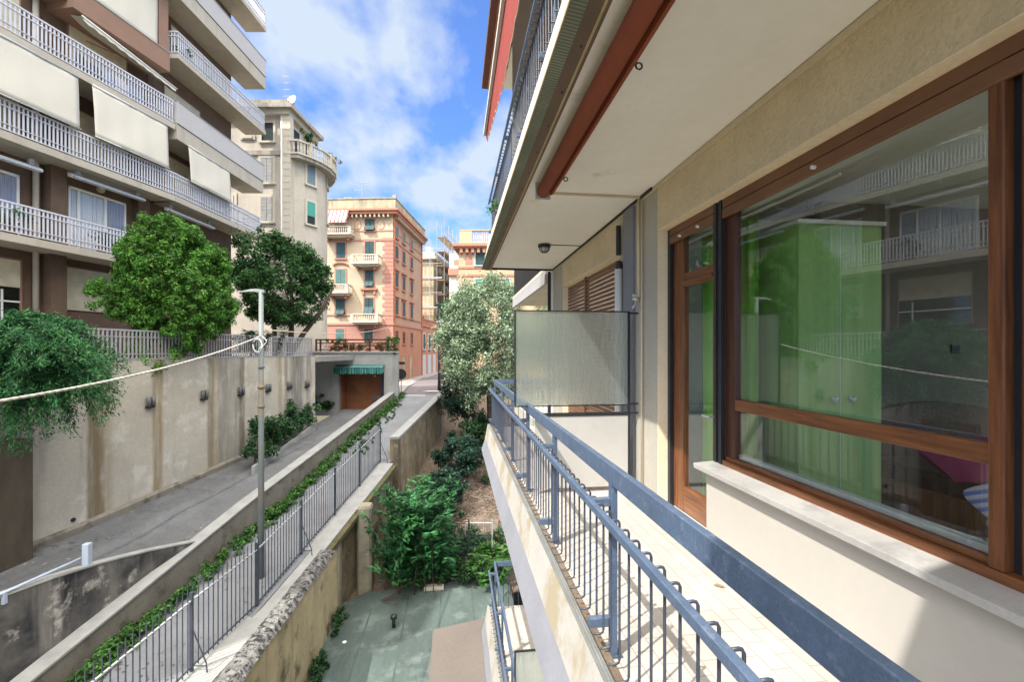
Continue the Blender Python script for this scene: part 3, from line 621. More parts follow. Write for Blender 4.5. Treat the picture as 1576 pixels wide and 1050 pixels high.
hb.add([(x, 3.80, ZF) for x, z in pr]+[(x, 3.80, z) for x, z in pr]+[(x, 3.87, ZF) for x, z in pr]+[(x, 3.87, z) for x, z in pr],
    [(i, i+1, i+n+2, i+n+1) for i in range(n)]+[(i+2*n+3, i+2*n+2, i+3*n+3, i+3*n+4) for i in range(n)]+[(i+n+1, i+n+2, i+3*n+4, i+3*n+3) for i in range(n)])
ob('headboard', hb, m_wooddk, bed)
ob('side_rail', MB().box(3.68, 3.74, 1.6, 3.8, ZF+.18, ZF+.42), m_wood, bed, bevel=.01); ob('mattress', MB().box(3.75, 5.36, 1.6, 3.79, ZF+.3, ZF+.55), m_bed, bed, bevel=.05)
def cushion(c, sx, sy, sz, mat, name, label, cat, rot=0):
    mb = MB(); V = []; n = 14
    for j in range(n+1):
        for i in range(n+1):
            u = i/n*2-1; v = j/n*2-1; h = max(0, (1-u**4)*(1-v**4))**.5; V.append((u*(1-.08*(1-v*v)), v*(1-.08*(1-u*u)), h))
    a = math.cos(rot); s_ = math.sin(rot)
    for sg in (1, -1): mb.add([(c[0]+x*sx, c[1]+(y*sy)*a-sg*h*sz*s_, c[2]+(y*sy)*s_+sg*h*sz*a) for x, y, h in V], [(j*(n+1)+i, j*(n+1)+i+1, (j+1)*(n+1)+i+1, (j+1)*(n+1)+i) for j in range(n) for i in range(n)])
    return ob(name, mb, mat, smooth=True, label=label, cat=cat)
cushion((4.15, 3.1, ZF+.60), .42, .32, .10, m_purple, 'pillow', 'magenta pillow leaning on the dark bed inside', 'pillow', .6)
th = MB(); secs = []
for i in range(17):
    u = i/16; secs.append([(2.50+.05*u+.035*math.sin(u*9+v*3)+.12*v*v*.3, 1.50+u*(.37+.11*math.sin(math.pi*min(1, v*1.5)))+.012*math.sin(v*9), -.34-.52*v-.08*(u-.5)**2-.28*u*(1-v)) for v in [j/12 for j in range(13)]])
th.loft(secs, close=False, cap=False); o = ob('throw', th, m_throw, smooth=True, label='blue and pink striped woven throw hanging behind the lower right of the window', cat='throw')
md = o.modifiers.new('thick', 'SOLIDIFY'); md.thickness = .012
ch = T('armchair', 'dark armchair under the striped throw inside the window', 'armchair', (2.85, 1.75, ZF))
ob('back', MB().box(2.62, 3.2, 1.42, 1.56, ZF+.1, -.62), m_bed, ch, bevel=.03); ob('seat', MB().box(2.62, 3.2, 1.57, 2.05, ZF+.25, ZF+.45), m_bed, ch, bevel=.04)
for x in (2.65, 3.17):
    for y in (1.47, 2.0): ob('leg', MB().box(x-.02, x+.02, y-.02, y+.02, ZF, ZF+.25), m_wooddk, ch)
sw = T('switch_plate', 'small black switch plate on the dark room wall behind the glass', 'switch', tuple(onY(1470, 537, 3.914)))
sp_ = onY(1470, 537, 3.914); ob('plate', MB().box(sp_.x-.05, sp_.x+.05, 3.902, 3.918, sp_.z-.045, sp_.z+.045), m_black, sw, bevel=.005)
for k in (-.02, .02): ob('rocker', MB().box(sp_.x+k-.012, sp_.x+k+.012, 3.898, 3.901, sp_.z-.02, sp_.z+.02), m_dark, sw)

# ---- balcony railings (ours, the one above, the one below)
def make_rail(label):
    t = T('balcony_railing', label, 'railing', (.72, 4, -1.5), 0, 'balcony railings of the house')
    ob('handrail', MB().box(.768, .802, -2.6, 9.02, -.668, -.572), m_blue, t, bevel=.004)
    ob('outer_rail', MB().box(.655, .684, -2.6, 9.02, -.776, -.740), m_blue, t, bevel=.003)
    ob('end_rail', MB().box(.802, WX-.03, 8.98, 9.016, -.668, -.572), m_blue, t, bevel=.004)
    for i in range(9):
        y = -1.81+i*1.335
        if y < -2.5 or .5 < y < 1.2: continue
        p = ob('post', MB().box(.769, .801, y-.024, y+.024, -1.515, -.667), m_blue, t, bevel=.003)
        ob('bracket', MB().box(.683, .770, y-.018, y+.018, -.775, -.735), m_blue, p, bevel=.002)
        ob('bracket', MB().box(.66, .770, y-.018, y+.018, -1.372, -1.328), m_blue, p, bevel=.002)
        ob('foot', MB().box(.745, .825, y-.03, y+.03, -1.522, -1.512), m_blue, p)
    b0 = None; y = -.46
    while y < 8.95:
        k = MB()
        k.tube([(.683, y, -.748), (.705, y, -.747), (.714, y, -.750), (.719, y, -.760), (.719, y, -1.362), (.715, y, -1.374), (.705, y, -1.379), (.668, y, -1.380)], .0056, 7)
        if b0 is None: b0 = ob('bar', k, m_bar, t, smooth=True); y0 = y
        else:
            c = b0.copy(); COL.objects.link(c); c.parent = t; c.location = (0, y-y0, 0)
        y += .1085
    e = MB()
    for i in range(11): e.tube([(.86+i*.1, 9.0, -.668), (.86+i*.1, 9.0, -1.515)], .0056, 6)
    ob('end_bars', e, m_bar, t)
    return t
r1 = make_rail('blue grey steel railing with hooked bars along the nearest sunlit balcony')
r2 = copy_tree(r1); r2.location.z += 3.62+.06; r2['label'] = 'dark railing with hooked bars seen from below on the balcony overhead'
r3 = copy_tree(r1); r3.location.z -= 3.62; r3['label'] = 'steel railing of the lower balcony seen below the slab'

# ---- reeded glass screens dividing the balconies
def make_screen(label):
    t = T('privacy_screen', label, 'screen', (1.3, 4.8, ZF), 0, 'screens dividing the balconies')
    Y = 4.78; f = MB(); x0, x1, z0, z1 = .625, 1.90, -.598, .432
    frame_rect_x(f, Y-.012, Y+.012, x0, x1, z0, z1, .016); f.box(x1, WX-.005, Y-.008, Y+.008, z1-.03, z1-.012); f.box(x1, WX-.005, Y-.008, Y+.008, z0+.01, z0+.026); f.box(x1, WX-.005, Y-.008, Y+.008, z0-.09, z0-.075)
    f.box(x1-.024, x1, Y-.014, Y+.014, ZF, z0); f.box(.845, x1-.02, Y-.012, Y+.012, -.705, -.668)
    ob('frame', f, m_black, t)
    ob('pane', MB().box(x0+.016, x1-.016, Y-.003, Y+.003, z0+.016, z1-.016), m_frost, t)
    ob('lower_panel', MB().box(.845, x1-.024, Y-.006, Y+.006, ZF+.05, -.706), m_panelc, t)
    return t
def frame_rect_x(mb, y0, y1, x0, x1, z0, z1, w_):
    mb.box(x0, x0+w_, y0, y1, z0, z1); mb.box(x1-w_*1.6, x1, y0, y1, z0, z1); mb.box(x0+w_, x1-w_*1.6, y0, y1, z0, z0+w_*.7); mb.box(x0+w_, x1-w_*1.6, y0, y1, z1-w_*.8, z1)
m_panelc = M('screen_panel', (.47,.455,.42), .7, .08, 1.3, spots=((.42,.38,.30), .5, 2.5, .58), fine=.02)
sc1 = make_screen('black framed reeded glass screen standing across the near balcony')
sc2 = copy_tree(sc1); sc2.location.z -= 3.62; sc2['label'] = 'reeded glass screen on the lower balcony at the bottom of the view'
b = MB(); b.box(1.38, 1.42, 9.12, 9.15, ZF, 1.62)
pp = ob('division_post', MB().box(WX-.115, WX-.055, 9.12, 9.16, ZF, 1.62), m_black, label='slim black upright at the far end of the balcony ceiling', cat='post')
ob('division_post', MB().box(WX-.05, WX-.002, 9.11, 9.17, ZF, 1.6), m_white, label='white upright against the wall behind the slim black one', cat='post')

# ---- rolled rust awning under the ceiling
aw = T('rolled_awning', 'rust red canvas awning rolled up under the balcony ceiling', 'awning', (.9, 2, 1.5))
b = MB(); b.tube([(.862, -2.8, 1.575), (.862, 4.42, 1.575)], .062, 18); ob('roll', b, m_awn, aw, smooth=True)
b = MB(); b.profile([(.925, 1.575), (.945, 1.60), (.965, 1.585), (.965, 1.545), (.935, 1.53)], -2.8, 4.40); ob('front_bar', b, m_awn, aw)
ob('end_bracket', MB().box(.79, .94, 4.425, 4.435, 1.50, 1.662), m_alu, aw); ob('end_bracket', MB().box(.84, .88, 4.36, 4.42, 1.635, 1.662), m_alu, aw)
for y in (2.36, 4.0):
    b = MB(); b.tube([(.99+.018*math.cos(a*.5236), y, 1.545+.018*math.sin(a*.5236)) for a in range(13)], .005, 6, cap=False); b.tube([(.955, y, 1.55), (.975, y, 1.55)], .006, 6); ob('ring', b, m_black, aw, smooth=True)
b = MB(); b.box(.97, WX-.015, 4.66, 4.69, 1.640, 1.660); b.box(.97, WX-.015, 4.69, 4.70, 1.65, 1.66); ob('ceiling_rod', b, m_pipe, label='thin cream rod crossing the ceiling from the rolled awning to the wall', cat='rod')
lp = T('bulkhead_lamp', 'round caged bulkhead lamp on the balcony ceiling', 'lamp', (1.385, 6.98, 1.56))
b = MB(); b.lathe((1.385, 6.98, 1.615), [(.09,.045),(.1,.03),(.098,.0),(.08,-.01)], 20); ob('base', b, m_black, lp, smooth=True)
b = MB(); b.lathe((1.385, 6.98, 1.545), [(.005,-.004),(.045,.004),(.07,.03),(.078,.065)], 18); ob('globe', b, m_light, lp, smooth=True)
b = MB()
for a in range(4):
    ca, sa = math.cos(a*.785), math.sin(a*.785); b.tube([(1.385+ca*r, 6.98+sa*r, 1.615-h) for r, h in ((-.086,0),(-.075,.045),(-.04,.078),(0,.084),(.04,.078),(.075,.045),(.086,0))], .006, 5)
ob('cage', b, m_black, lp)
b = MB(); b.tube([(1.48, 6.98, 1.655), (WX-.02, 6.98, 1.655)], .006, 6); ob('cable', b, m_black, lp)

# ---- things on the balconies above and below
def extended_awning():
    t = T('awning', 'red scalloped awning let out over the balcony two floors up', 'awning', (.9, 4, 5.2))
    # fabric from the wall line down to the front bar, with a scalloped valance at its far end
    x0, z0, x1, z1 = .95, 5.18, .545, 3.98; ya, yb = -1.0, 8.25
    ob('fabric', MB().profile([(x0, z0), (x0+.012, z0), (x1+.012, z1), (x1, z1)], ya, yb), m_red, t)
    ob('front_bar', MB().box(x1-.03, x1+.012, ya, yb+.02, z1-.075, z1+.005), m_white, t)
    v = MB(); n = 150; top = []; bot = []
    def drop_(i): u = i/n; return .16+.62*min(1, (1-u)*3.2)+.05*abs(math.sin(u*math.pi*26))
    for i in range(n+1):
        y = ya+(yb-ya)*i/n; top.append((x1+.013, y, z1-.03)); bot.append((x1+.03, y, z1-drop_(i)))
    v.add(top+bot, [(i, i+1, n+2+i, n+1+i) for i in range(n)]); o = ob('valance', v, m_red, t); md = o.modifiers.new('t', 'SOLIDIFY'); md.thickness = .004
    b = MB(); b.tube([(x1+.03, ya+(yb-ya)*i/n, z1-drop_(i)-.005) for i in range(n+1)], .006, 5); ob('trim', b, m_pipe, t)
    ob('cassette', MB().box(.46, .555, -3, 7.8, 4.5, 4.62), m_brownstrip, t)
extended_awning()
t = T('awning', 'unseen red awning added behind the viewpoint to cast a shadow', 'awning', (-.3, -2.3, 4.2))
ob('fabric', MB().profile([(.95, 5.15), (.965, 5.15), (-1.585, 3.2), (-1.6, 3.2)], -2.5, -.42), m_red, t)  # added out of view so its shadow falls on the wall below the window
ob('front_bar', MB().box(-1.64, -1.58, -2.5, -.42, 3.12, 3.2), m_white, t)
b = MB(); b.box(.72, 1.9, 5.66, 5.69, 2.1, 5.2)
ob('divider_panel', b, m_panelc, label='pale divider panel standing behind the bars of the balcony overhead', cat='panel')
def potted(name, label, c, r, h, seed, mat=l_mid, size=.09, crown=.2, group=None, n=260):
    t = T(name, label, 'plant', c, 0, group); rg = np.random.default_rng(seed)
    p = MB(); p.lathe(c, [(r*.7,0),(r*.95,h*.85),(r*1.08,h*.86),(r*1.08,h),(r*.9,h),(r*.8,h*.8),(.004,h*.8)], 14); ob('pot', p, m_terra, t, smooth=True)
    ob('leaves', foliage(rg, [(c[0]+rg.normal()*crown*.4, c[1]+rg.normal()*crown*.4, c[2]+h+crown*.6+rg.normal()*crown*.3, crown*.6) for _ in range(6)], n//6, size, .45)+(None,), mat, t)
potted('potted_plant', 'trailing green plant at the far end of the balcony overhead', (.78, 7.6, 2.16), .1, .16, 3, l_ivy, .07, .22)

# ================================================================== LEFT: TALL RETAINING WALL, RAMP WALLS, FENCES
def side(p0, p1, d):   # perpendicular offset to the right of p0->p1
    v = Vector((p1.x-p0.x, p1.y-p0.y, 0)).normalized(); return Vector((v.y, -v.x, 0))*d
def offset(pts, d): return [p+side(pts[max(i-1,0)], pts[min(i+1,len(pts)-1)], d) for i, p in enumerate(pts)]
def resample(pts, n):
    out = []
    for i in range(len(pts)-1):
        for j in range(n): out.append(pts[i].lerp(pts[i+1], j/n))
    return out+[pts[-1]]
TANS, DKS, GRS = (.235,.175,.09), (.10,.075,.045), (.09,.085,.085)
m_wallc = M('stained_retaining_wall', (.43,.395,.33), .92, .13, .7, bump=.35, bscale=22, streak=((.20,.185,.165), .75, 2.3, .54), spots=((.56,.53,.47), .6, 1.1, .53),
    stripes=(FA.o, FA.u, [(FA.on(px, 620, lx=0).y, hw, c_, am) for px, hw, c_, am in ((147, .21, DKS, .9), (155, .3, TANS, .45), (243, .17, TANS, .85), (325, .15, DKS, .55), (331, .22, TANS, .5), (345, .3, GRS, .5), (373, .15, DKS, .75), (362, .25, GRS, .4), (431, .12, TANS, .6), (457, .5, GRS, .75), (440, .12, DKS, .5), (475, .2, GRS, .5))], 0))
m_butt = M('brown_stained_concrete', (.085,.068,.048), .95, .35, 1.8, bump=.5, stretch=(1,1,.3))
rw = T('retaining_wall', 'tall stained concrete retaining wall along the driveway', 'wall', tuple(FA.w(0, 6, -5)))
b = MB(FA.M); b.box(-.4, 0, -9, 12.7, -6.2, -.29); ob('face', b, m_wallc, rw)
b = MB(FA.M); b.box(-.45, .012, -9, 12.71, -.288, -.25); ob('coping', b, m_cop, rw)
b = MB(FA.M); b.box(.002, .34, -1.35, -.02, -6.2, -2.2); ob('buttress', b, m_butt, rw, bevel=.03, label='dark stained buttress at the left end of the wall')
b = MB(FA.M); lo = [(-9, -5.6), (-2.2, -5.3), (1.2, -5.1), (4.6, -4.8), (10, -4.28), (12.68, -4.1)]
for (ya, za), (yb, zb) in zip(lo, lo[1:]): b.add([(.001,ya,za-.3),(.09,ya,za-.3),(.09,ya,za+.16),(.001,ya,za+.24),(.001,yb,zb-.3),(.09,yb,zb-.3),(.09,yb,zb+.16),(.001,yb,zb+.24)], [(0,1,5,4),(1,2,6,5),(2,3,7,6),(0,3,2,1),(4,5,6,7)])
ob('footing', b, m_conc2, rw)
for px, py in ((112, 803), (317, 739), (229, 774)):
    p = FA.on(px, py, lx=.0); k_ = MB(FA.M); k_.tube([(-.05, p.y, p.z+.05), (.03, p.y, p.z+.04)], .06, 10); ob('drain_hole', k_, m_black, rw)
def uplight(i, px, py):
    p = FA.on(px, py, lx=.0)
    t = T('wall_lamp', lamp_lab[i], 'wall lamp', tuple(FA.w(.0, p.y, p.z-.18)), 0, 'up and down lamps on the retaining wall')
    b = MB(FA.M); b.box(.002, .10, p.y-.13, p.y+.13, p.z-.2, p.z-.13); ob('bracket', b, m_dark, t)
    for s in (-1, 1):
        b = MB(FA.M); b.tube([(.09, p.y+s*.085, p.z-.15), (.09, p.y+s*.085, p.z+.17)], .058, 12); ob('lamp_tube', b, m_greyl, t, smooth=True)
m_greyl = M('dark_grey_lamp', (.11,.11,.11), .5, .15, 5)
lamp_lab = ['twin tube wall lamp nearest the hanging green bush', 'twin tube wall lamp second from the bush, under the conifer', 'twin tube wall lamp just left of the street lamp pole', 'twin tube wall lamp just right of the street lamp pole', 'twin tube wall lamp above the planter hedge', 'twin tube wall lamp at the far corner of the retaining wall']
for i, (px, py) in enumerate(((229,619), (312,608), (369,602), (411,597), (444,593), (471,591))): uplight(i, px, py)
rr = T('terrace_railing', 'grey flat bar railing along the top of the tall retaining wall', 'railing', tuple(FA.w(-.15, 6, -.28)))
b = MB(FA.M)
for z, h in ((.62, .05), (.42, .03), (-.12, .03)): b.box(-.17, -.13, -6, 12.7, z, z+h)
ob('rail', b, m_greyrail, rr)
b = MB(FA.M)
for i in range(108): b.box(-.165, -.135, -1.2+i*.129, -1.2+i*.129+.045, -.25, .62)
ob('bars', b, m_greyrail, rr, kind='stuff')
# low wall between driveway and path
W1r = resample(W1, 5); W1n = [p+Vector((0,0,.03*math.sin(i*1.3))) for i, p in enumerate(W1r)]
lw_ = T('parapet_wall', 'low concrete parapet wall rising between driveway and path', 'wall', tuple(W1[3]))
b = MB(); back = offset(W1r, -.34)
fr = offset(W1r, .04)
b.loft([[f, f+Vector((0,0,-1.75)), k+Vector((0,0,-1.75)), k] for f, k in zip([p+Vector((0,0,-.03)) for p in W1r], [p+Vector((0,0,-.03)) for p in back])]); ob('body', b, m_conc2, lw_)
b = MB(); b.loft([[f, f+Vector((0,0,-.05)), k+Vector((0,0,-.05)), k] for f, k in zip(fr, offset(W1r, -.37))]); ob('coping', b, m_cop, lw_)
# dark stained wall that holds up the near part of the driveway
dw = MB(); tp = [RD(-10.2, 5.2, -4.05)]+drop_top; bt = [Vector((p.x, p.y, p.z-1.7)) for p in tp]
off = offset(tp, -.22)
dw.loft([[a, c, c2, d] for a, c, c2, d in zip(tp, bt, [Vector((o_.x, o_.y, q.z)) for o_, q in zip(off, bt)], off)])
ob('driveway_wall', dw, m_stain, label='black streaked low wall holding the near end of the driveway', cat='wall')
b = MB(); b.loft([[a+Vector((0,0,.012)), a+Vector((0,0,.05)), d+Vector((0,0,.05)), d+Vector((0,0,.012))] for a, d in zip(offset(tp, .015), offset(tp, -.235))])
ob('wall_coping', b, m_cop, label='thin pale capping along the top of the black streaked low wall', cat='coping')
pr_ = T('pipe_rail', 'white pipe rail with a thick end post on the black streaked wall', 'railing', tuple(atD(133, 870, 10.0)))
p0 = atD(134, 868, 10.15); 
m_pipew = M('pale_blue_white_paint', (.40,.46,.55), .5, .08, 4)
b = MB(); b.box(p0.x-.065, p0.x+.065, p0.y-.065, p0.y+.065, p0.z-.03, p0.z+.45); ob('post', b, m_pipew, pr_, bevel=.012)
q0 = p0+Vector((-.08, 0, .14)); q1 = atD(6, 913, 8.95); q2 = RD(-10.4, 6.3, q1.z-.12)
b = MB(); b.tube([q0, q1, q2], .03, 10); ob('rail', b, m_pipew, pr_, smooth=True)
b = MB(); b.box(q1.x-.035, q1.x+.035, q1.y-.035, q1.y+.035, q1.z-.22, q1.z-.02); ob('post', b, m_pipew, pr_)
# fence wall below the path and ochre wall by the terrace
fw = T('fence_wall', 'brown stone retaining wall below the spiked fence', 'wall', tuple(FEN[3]+Vector((0,0,-3))))
FR = resample(FEN, 3); inn = offset(FR, -.12); out = offset(FR, .60)
b = MB(); b.loft([[p, Vector((p.x,p.y,-9.9)), Vector((o_.x,o_.y,-9.9)), o_+Vector((0,0,-.22))] for p, o_ in zip([q+Vector((0,0,-.1)) for q in inn], offset(FR, .55))]); ob('body', b, m_stonew, fw)
b = MB(); b.loft([[p, p+Vector((0,0,-.1)), o_+Vector((0,0,-.12)), o_+Vector((0,0,-.03))] for p, o_ in zip(inn, out)]); ob('coping', b, m_cop, fw)
b = MB(); b.loft([[p, p+Vector((0,0,-.16)), o_+Vector((0,0,-.22)), o_+Vector((0,0,-.08))] for p, o_ in zip([q+Vector((0,0,-.125)) for q in offset(FR, .52)], offset(FR, .78))]); ob('mossy_edge', b, m_moss, fw)
ow = T('ochre_wall', 'stained ochre rendered wall beside the green terrace', 'wall', (-4.0, 8, -8.6))
yw = []
b = MB(); rj = random.Random(3); secs = []
def ochz(y): return -6.27-.075*(y-13.6) if y > 8.8 else -5.91
for y in np.linspace(-1, 15.5, 44): j_ = .02*rj.uniform(-1, 1); secs.append([(-3.83+j_, y, ochz(y)-.05), (-3.80, y, -8.8), (-4.25, y, -8.8), (-4.25, y, ochz(y)-.05)])
b.loft(secs); ob('face', b, m_yel, ow)
b = MB(); secs = []; jj = lambda k: rj.uniform(-k, k)
for y in np.linspace(-1, 15.5, 190): z = ochz(y); secs.append([(-3.79+jj(.02), y, z-.05+jj(.025)), (-3.90+jj(.02), y, z+.06+jj(.03)), (-4.05, y, z+.08+jj(.04)), (-4.18+jj(.02), y, z+.07+jj(.03)), (-4.28, y, z-.03+jj(.02)), (-4.1, y, z-.06)])
b.loft(secs); ob('rubble_top', b, m_rub, ow)
def pillar(x0, x1, y0, y1, z0, z1, par, mat):
    b = MB(); cx, cy = (x0+x1)/2, (y0+y1)/2; n = 10; hx = (x1-x0)/2; hy = (y1-y0)/2; secs = []
    for z, k in ((z0,1),(z1-.3,1),(z1-.12,.96),(z1-.03,.8),(z1,.5)): secs.append([(cx+sx*hx*k, cy+sy*hy*k, z) for sx, sy in ((-1,-.7),(-.7,-1),(.7,-1),(1,-.7),(1,.7),(.7,1),(-.7,1),(-1,.7))])
    b.loft(secs); return ob('end_pillar', b, mat, par)
m_pill = M('grey_ochre_pillar', (.30,.27,.20), .95, .25, 2, bump=.8, bscale=18, streak=((.10,.10,.10), .8, 3, .5), spots=((.5,.49,.45), .7, 3, .6))
pillar(-4.32, -3.78, 15.5, 16.0, -8.8, -6.38, ow, m_pill)
pillar(-3.5, -2.98, 16.9, 17.45, -9.2, -5.6, fw, m_pill)
# parapet beyond the fence, stone face down to the garden
pw = T('stone_parapet', 'high brown stone wall with a pale coping above the garden', 'wall', tuple(W2B[0]+Vector((0,0,-4))))
Wr = resample(W2B, 4); wi = Wr; wo = offset(Wr, .42)
b = MB(); b.loft([[p, Vector((p.x,p.y,-9.9)), Vector((o_.x+.1,o_.y,-9.9)), o_] for p, o_ in zip([q+Vector((0,0,-.1)) for q in wi], [q+Vector((0,0,-.1)) for q in offset(Wr, .38)])]); ob('body', b, m_stonew, pw)
b = MB(); b.loft([[p, p+Vector((0,0,-.12)), o_+Vector((0,0,-.12)), o_] for p, o_ in zip(wi, wo)]); ob('coping', b, m_cop, pw)
# spiked steel fence: panels follow the slope
sf = T('spiked_fence', 'dark steel spiked fence descending beside the path', 'fence', tuple(FEN[3]))
acc = [0]
for i in range(len(FEN)-1): acc.append(acc[-1]+(FEN[i+1]-FEN[i]).length)
def along(d):
    for i in range(len(FEN)-1):
        if d <= acc[i+1]: return FEN[i].lerp(FEN[i+1], (d-acc[i])/(acc[i+1]-acc[i]))
    return FEN[-1]
tot = acc[-1]; H = 1.78
b = MB(); b2 = MB()
for i in range(len(FEN)-1):
    b.beam(FEN[i]+Vector((0,0,H-.28)), FEN[i+1]+Vector((0,0,H-.28)), .035, .03); b2.beam(FEN[i]+Vector((0,0,.1)), FEN[i+1]+Vector((0,0,.1)), .035, .03)
ob('top_rail', b, m_fencehi, sf); ob('bottom_rail', b2, m_fence, sf)
n = 98; bar0 = None
for i in range(n):
    p = along(tot*(i+.5)/n)
    if bar0 is None:
        k = MB(); k.tube([p+Vector((0,0,.02)), p+Vector((0,0,H-.06)), p+Vector((0,0,H+.06))], [.0125,.0125,.001], 5); bar0 = ob('bar', k, m_fence, sf); pb = p
    else:
        c = bar0.copy(); COL.objects.link(c); c.parent = sf; c.location = p-pb
for q in FEN[1:]:
    k = MB(); k.box(q.x-.03, q.x+.03, q.y-.03, q.y+.03, q.z, q.z+H-.1); ob('post', k, m_fence, sf)
for i in (1, 3, 6):
    q = FEN[i]; s_ = side(FEN[i-1], FEN[i], 1)
    k = MB(); k.tube([q+Vector((0,0,.95)), q+s_*.32+Vector((0,0,.18)), q+s_*.36+Vector((0,0,-.25))], .014, 6); k.tube([q+Vector((0,0,.12)), q+s_*.34+Vector((0,0,.12))], .012, 6); ob('brace', k, m_fence, sf)
# street lamp and cable
lp0 = RD(-7.17, 13.0, -6.6); lp1 = RD(-7.17, 13.0, 1.70)
sl_ = T('street_lamp', 'weathered steel lamp pole with a short side arm standing on the path', 'street lamp', tuple(lp0))
b = MB(); b.tube([lp0, lp0.lerp(lp1, .45), lp1], [.088, .078, .062], 14); ob('pole', b, m_pole, sl_, smooth=True)
b = MB(); b.tube([lp0.lerp(lp1,.665), lp0.lerp(lp1,.675)], .095, 14); b.tube([lp0.lerp(lp1,.735), lp0.lerp(lp1,.742)], .09, 14); b.tube([lp0.lerp(lp1,.60), lp0.lerp(lp1,.607)], .10, 14); ob('collar', b, m_pole, sl_, smooth=True)
hd = MB(); a0 = lp1+Vector((.03,0,-.03)); ar = RD(-1,0)*1.0; ar.normalize()
hd.loft([[a0+ar*d+RD(0,1)*(w_*sx)+Vector((0,0,z+h*sz)) for sx, sz in ((-1,0),(1,0),(.7,1),(-.7,1))] for d, w_, z, h in ((-.07,.05,-.02,.09),(.1,.07,0,.10),(.3,.08,.02,.07),(.65,.03,.0,.02))]); ob('lamp_head', hd, m_pole, sl_, smooth=False)
b = MB(); cc = RD(-7.17, 12.88, .15)
b.tube([cc+RD(math.sin(a*.6)*.13-.04, 0, math.cos(a*.6)*.19) for a in range(12)], .016, 7); b.tube([cc+RD(.1+.12*math.sin(a*.7), 0, .25-a*.06) for a in range(9)], .012, 6); ob('coiled_cable', b, m_white, sl_, smooth=True)
c0 = RD(-7.15, 12.95, .42); c1 = atD(0, 617.5, 6.0); c2 = RD(-6.3, 0, -1.4); pts = []
for i in range(21):
    u = i/20; pts.append(c0.lerp(c1, u)+Vector((0,0,-.16*4*u*(1-u))))
pts += [c1.lerp(c2, u) for u in (.3, .6, 1)]
b = MB(); b.tube(pts, .021, 8); ob('overhead_cable', b, m_rope, smooth=True, label='thick twisted pale cable sagging from the lamp pole to the left', cat='cable')
d1 = atD(600, 503, 39.5); b = MB(); b.tube([RD(-7.1,13,.6).lerp(d1, i/14)+Vector((0,0,-.6*4*(i/14)*(1-i/14)*.5)) for i in range(15)], .018, 6); ob('wire', b, m_pipe, smooth=True, label='thin pale wire running from the lamp pole to the pink house', cat='wire')

# ================================================================== LEFT: BROWN APARTMENT BLOCK
FL = Frame(-13.68, 15.63, 16.0); FRt = Frame(-12.03, 21.32, 7.17)
bb = T('brown_apartment_block', 'brown rendered apartment block with white railed balconies on the left', 'building', tuple(FL.w(-6, 2, -.3)))
LW = -1.15
b = MB(FL.M); b.box(-6.5, LW, -15.5, 6.1, -.3, 20.5); ob('wall', b, m_brown, bb)
b = MB(FRt.M); b.box(-4.4, LW, .0, 5.84, -.32, 20.5); ob('wall', b, m_brown, bb)
def lev(k): return 4.61+3.1*k          # height of the rail top of each level
def pickets(mb, y0, y1, z0, z1, lx=0., st=.118, w_=.05):
    n = max(1, int((y1-y0)/st))
    for i in range(n):
        y = y0+(i+.5)*(y1-y0)/n; mb.box(lx-.012, lx+.012, y-w_/2, y+w_/2, z0+.03, z1-.02)
def railing(Fr, y0, y1, top, par, ends=(0,0), h=.98):
    m = MB(Fr.M); z0 = top-h
    for z, hh in ((top-.05, .05), (top-.23, .028), (z0+.22, .02), (z0+.04, .03)): m.box(-.03, .03, y0, y1, z, z+hh)
    pickets(m, y0, y1, z0, top)
    for e, y in zip(ends, (y0, y1)):
        if e:
            for z, hh in ((top-.05, .05), (top-.23, .028), (z0+.04, .03)): m.box(-1.1, -.03, y-.03, y+.03, z, z+hh)
            for i in range(8): m.box(-1.05+i*.13, -1.0+i*.13, y-.012, y+.012, z0+.03, top-.02)
    return ob('railing', m, m_wrail, par)
def balcony(Fr, y0, y1, top, ends=(0,0), rail=True, th=.24):
    m = MB(Fr.M); z1 = top-1.0; m.box(LW+.002, .06, y0, y1, z1-th, z1); s_ = ob('balcony', m, m_slab, bb)
    if rail: railing(Fr, y0+.03, y1-.03, top, s_, ends)
    return s_
for k, y0, y1 in ((0, -8, 5.0), (1, -2.0, 5.98), (2, -2.0, 5.93)): balcony(FL, y0, y1, lev(k), (1, 0))
balcony(FRt, 0.0, 6.75, lev(1), (0, 1)); balcony(FRt, .15, 7.2, lev(3)+.05, (1, 1), th=.2); balcony(FRt, -1.0, 7.25, lev(5)-.02, (0, 1), th=.22)
def solid(Fr, y0, y1, top, bot):
    m = MB(Fr.M); mid = top-.95; m.box(LW+.003, .07, y0, y1, bot, mid-.02); s_ = ob('balcony', m, m_slab, bb)
    m = MB(Fr.M); m.box(-.10, .10, y0, y1, mid+.006, top); m.box(LW+.004, -.10, y0, y0+.12, mid+.006, top); m.box(LW+.004, -.10, y1-.12, y1, mid+.006, top); ob('parapet', m, m_panel, s_)
    m = MB(Fr.M); m.box(-.08, .085, y0+.01, y1-.01, mid-.02, mid+.006); ob('joint', m, m_dark, s_)
    m = MB(Fr.M); m.box(-.12, .12, y0-.01, y1+.01, top, top+.03); ob('capping', m, m_greyrail, s_)
solid(FRt, .08, 6.9, 10.83, 9.2); solid(FRt, -1.5, 7.15, 17.08, 15.42)
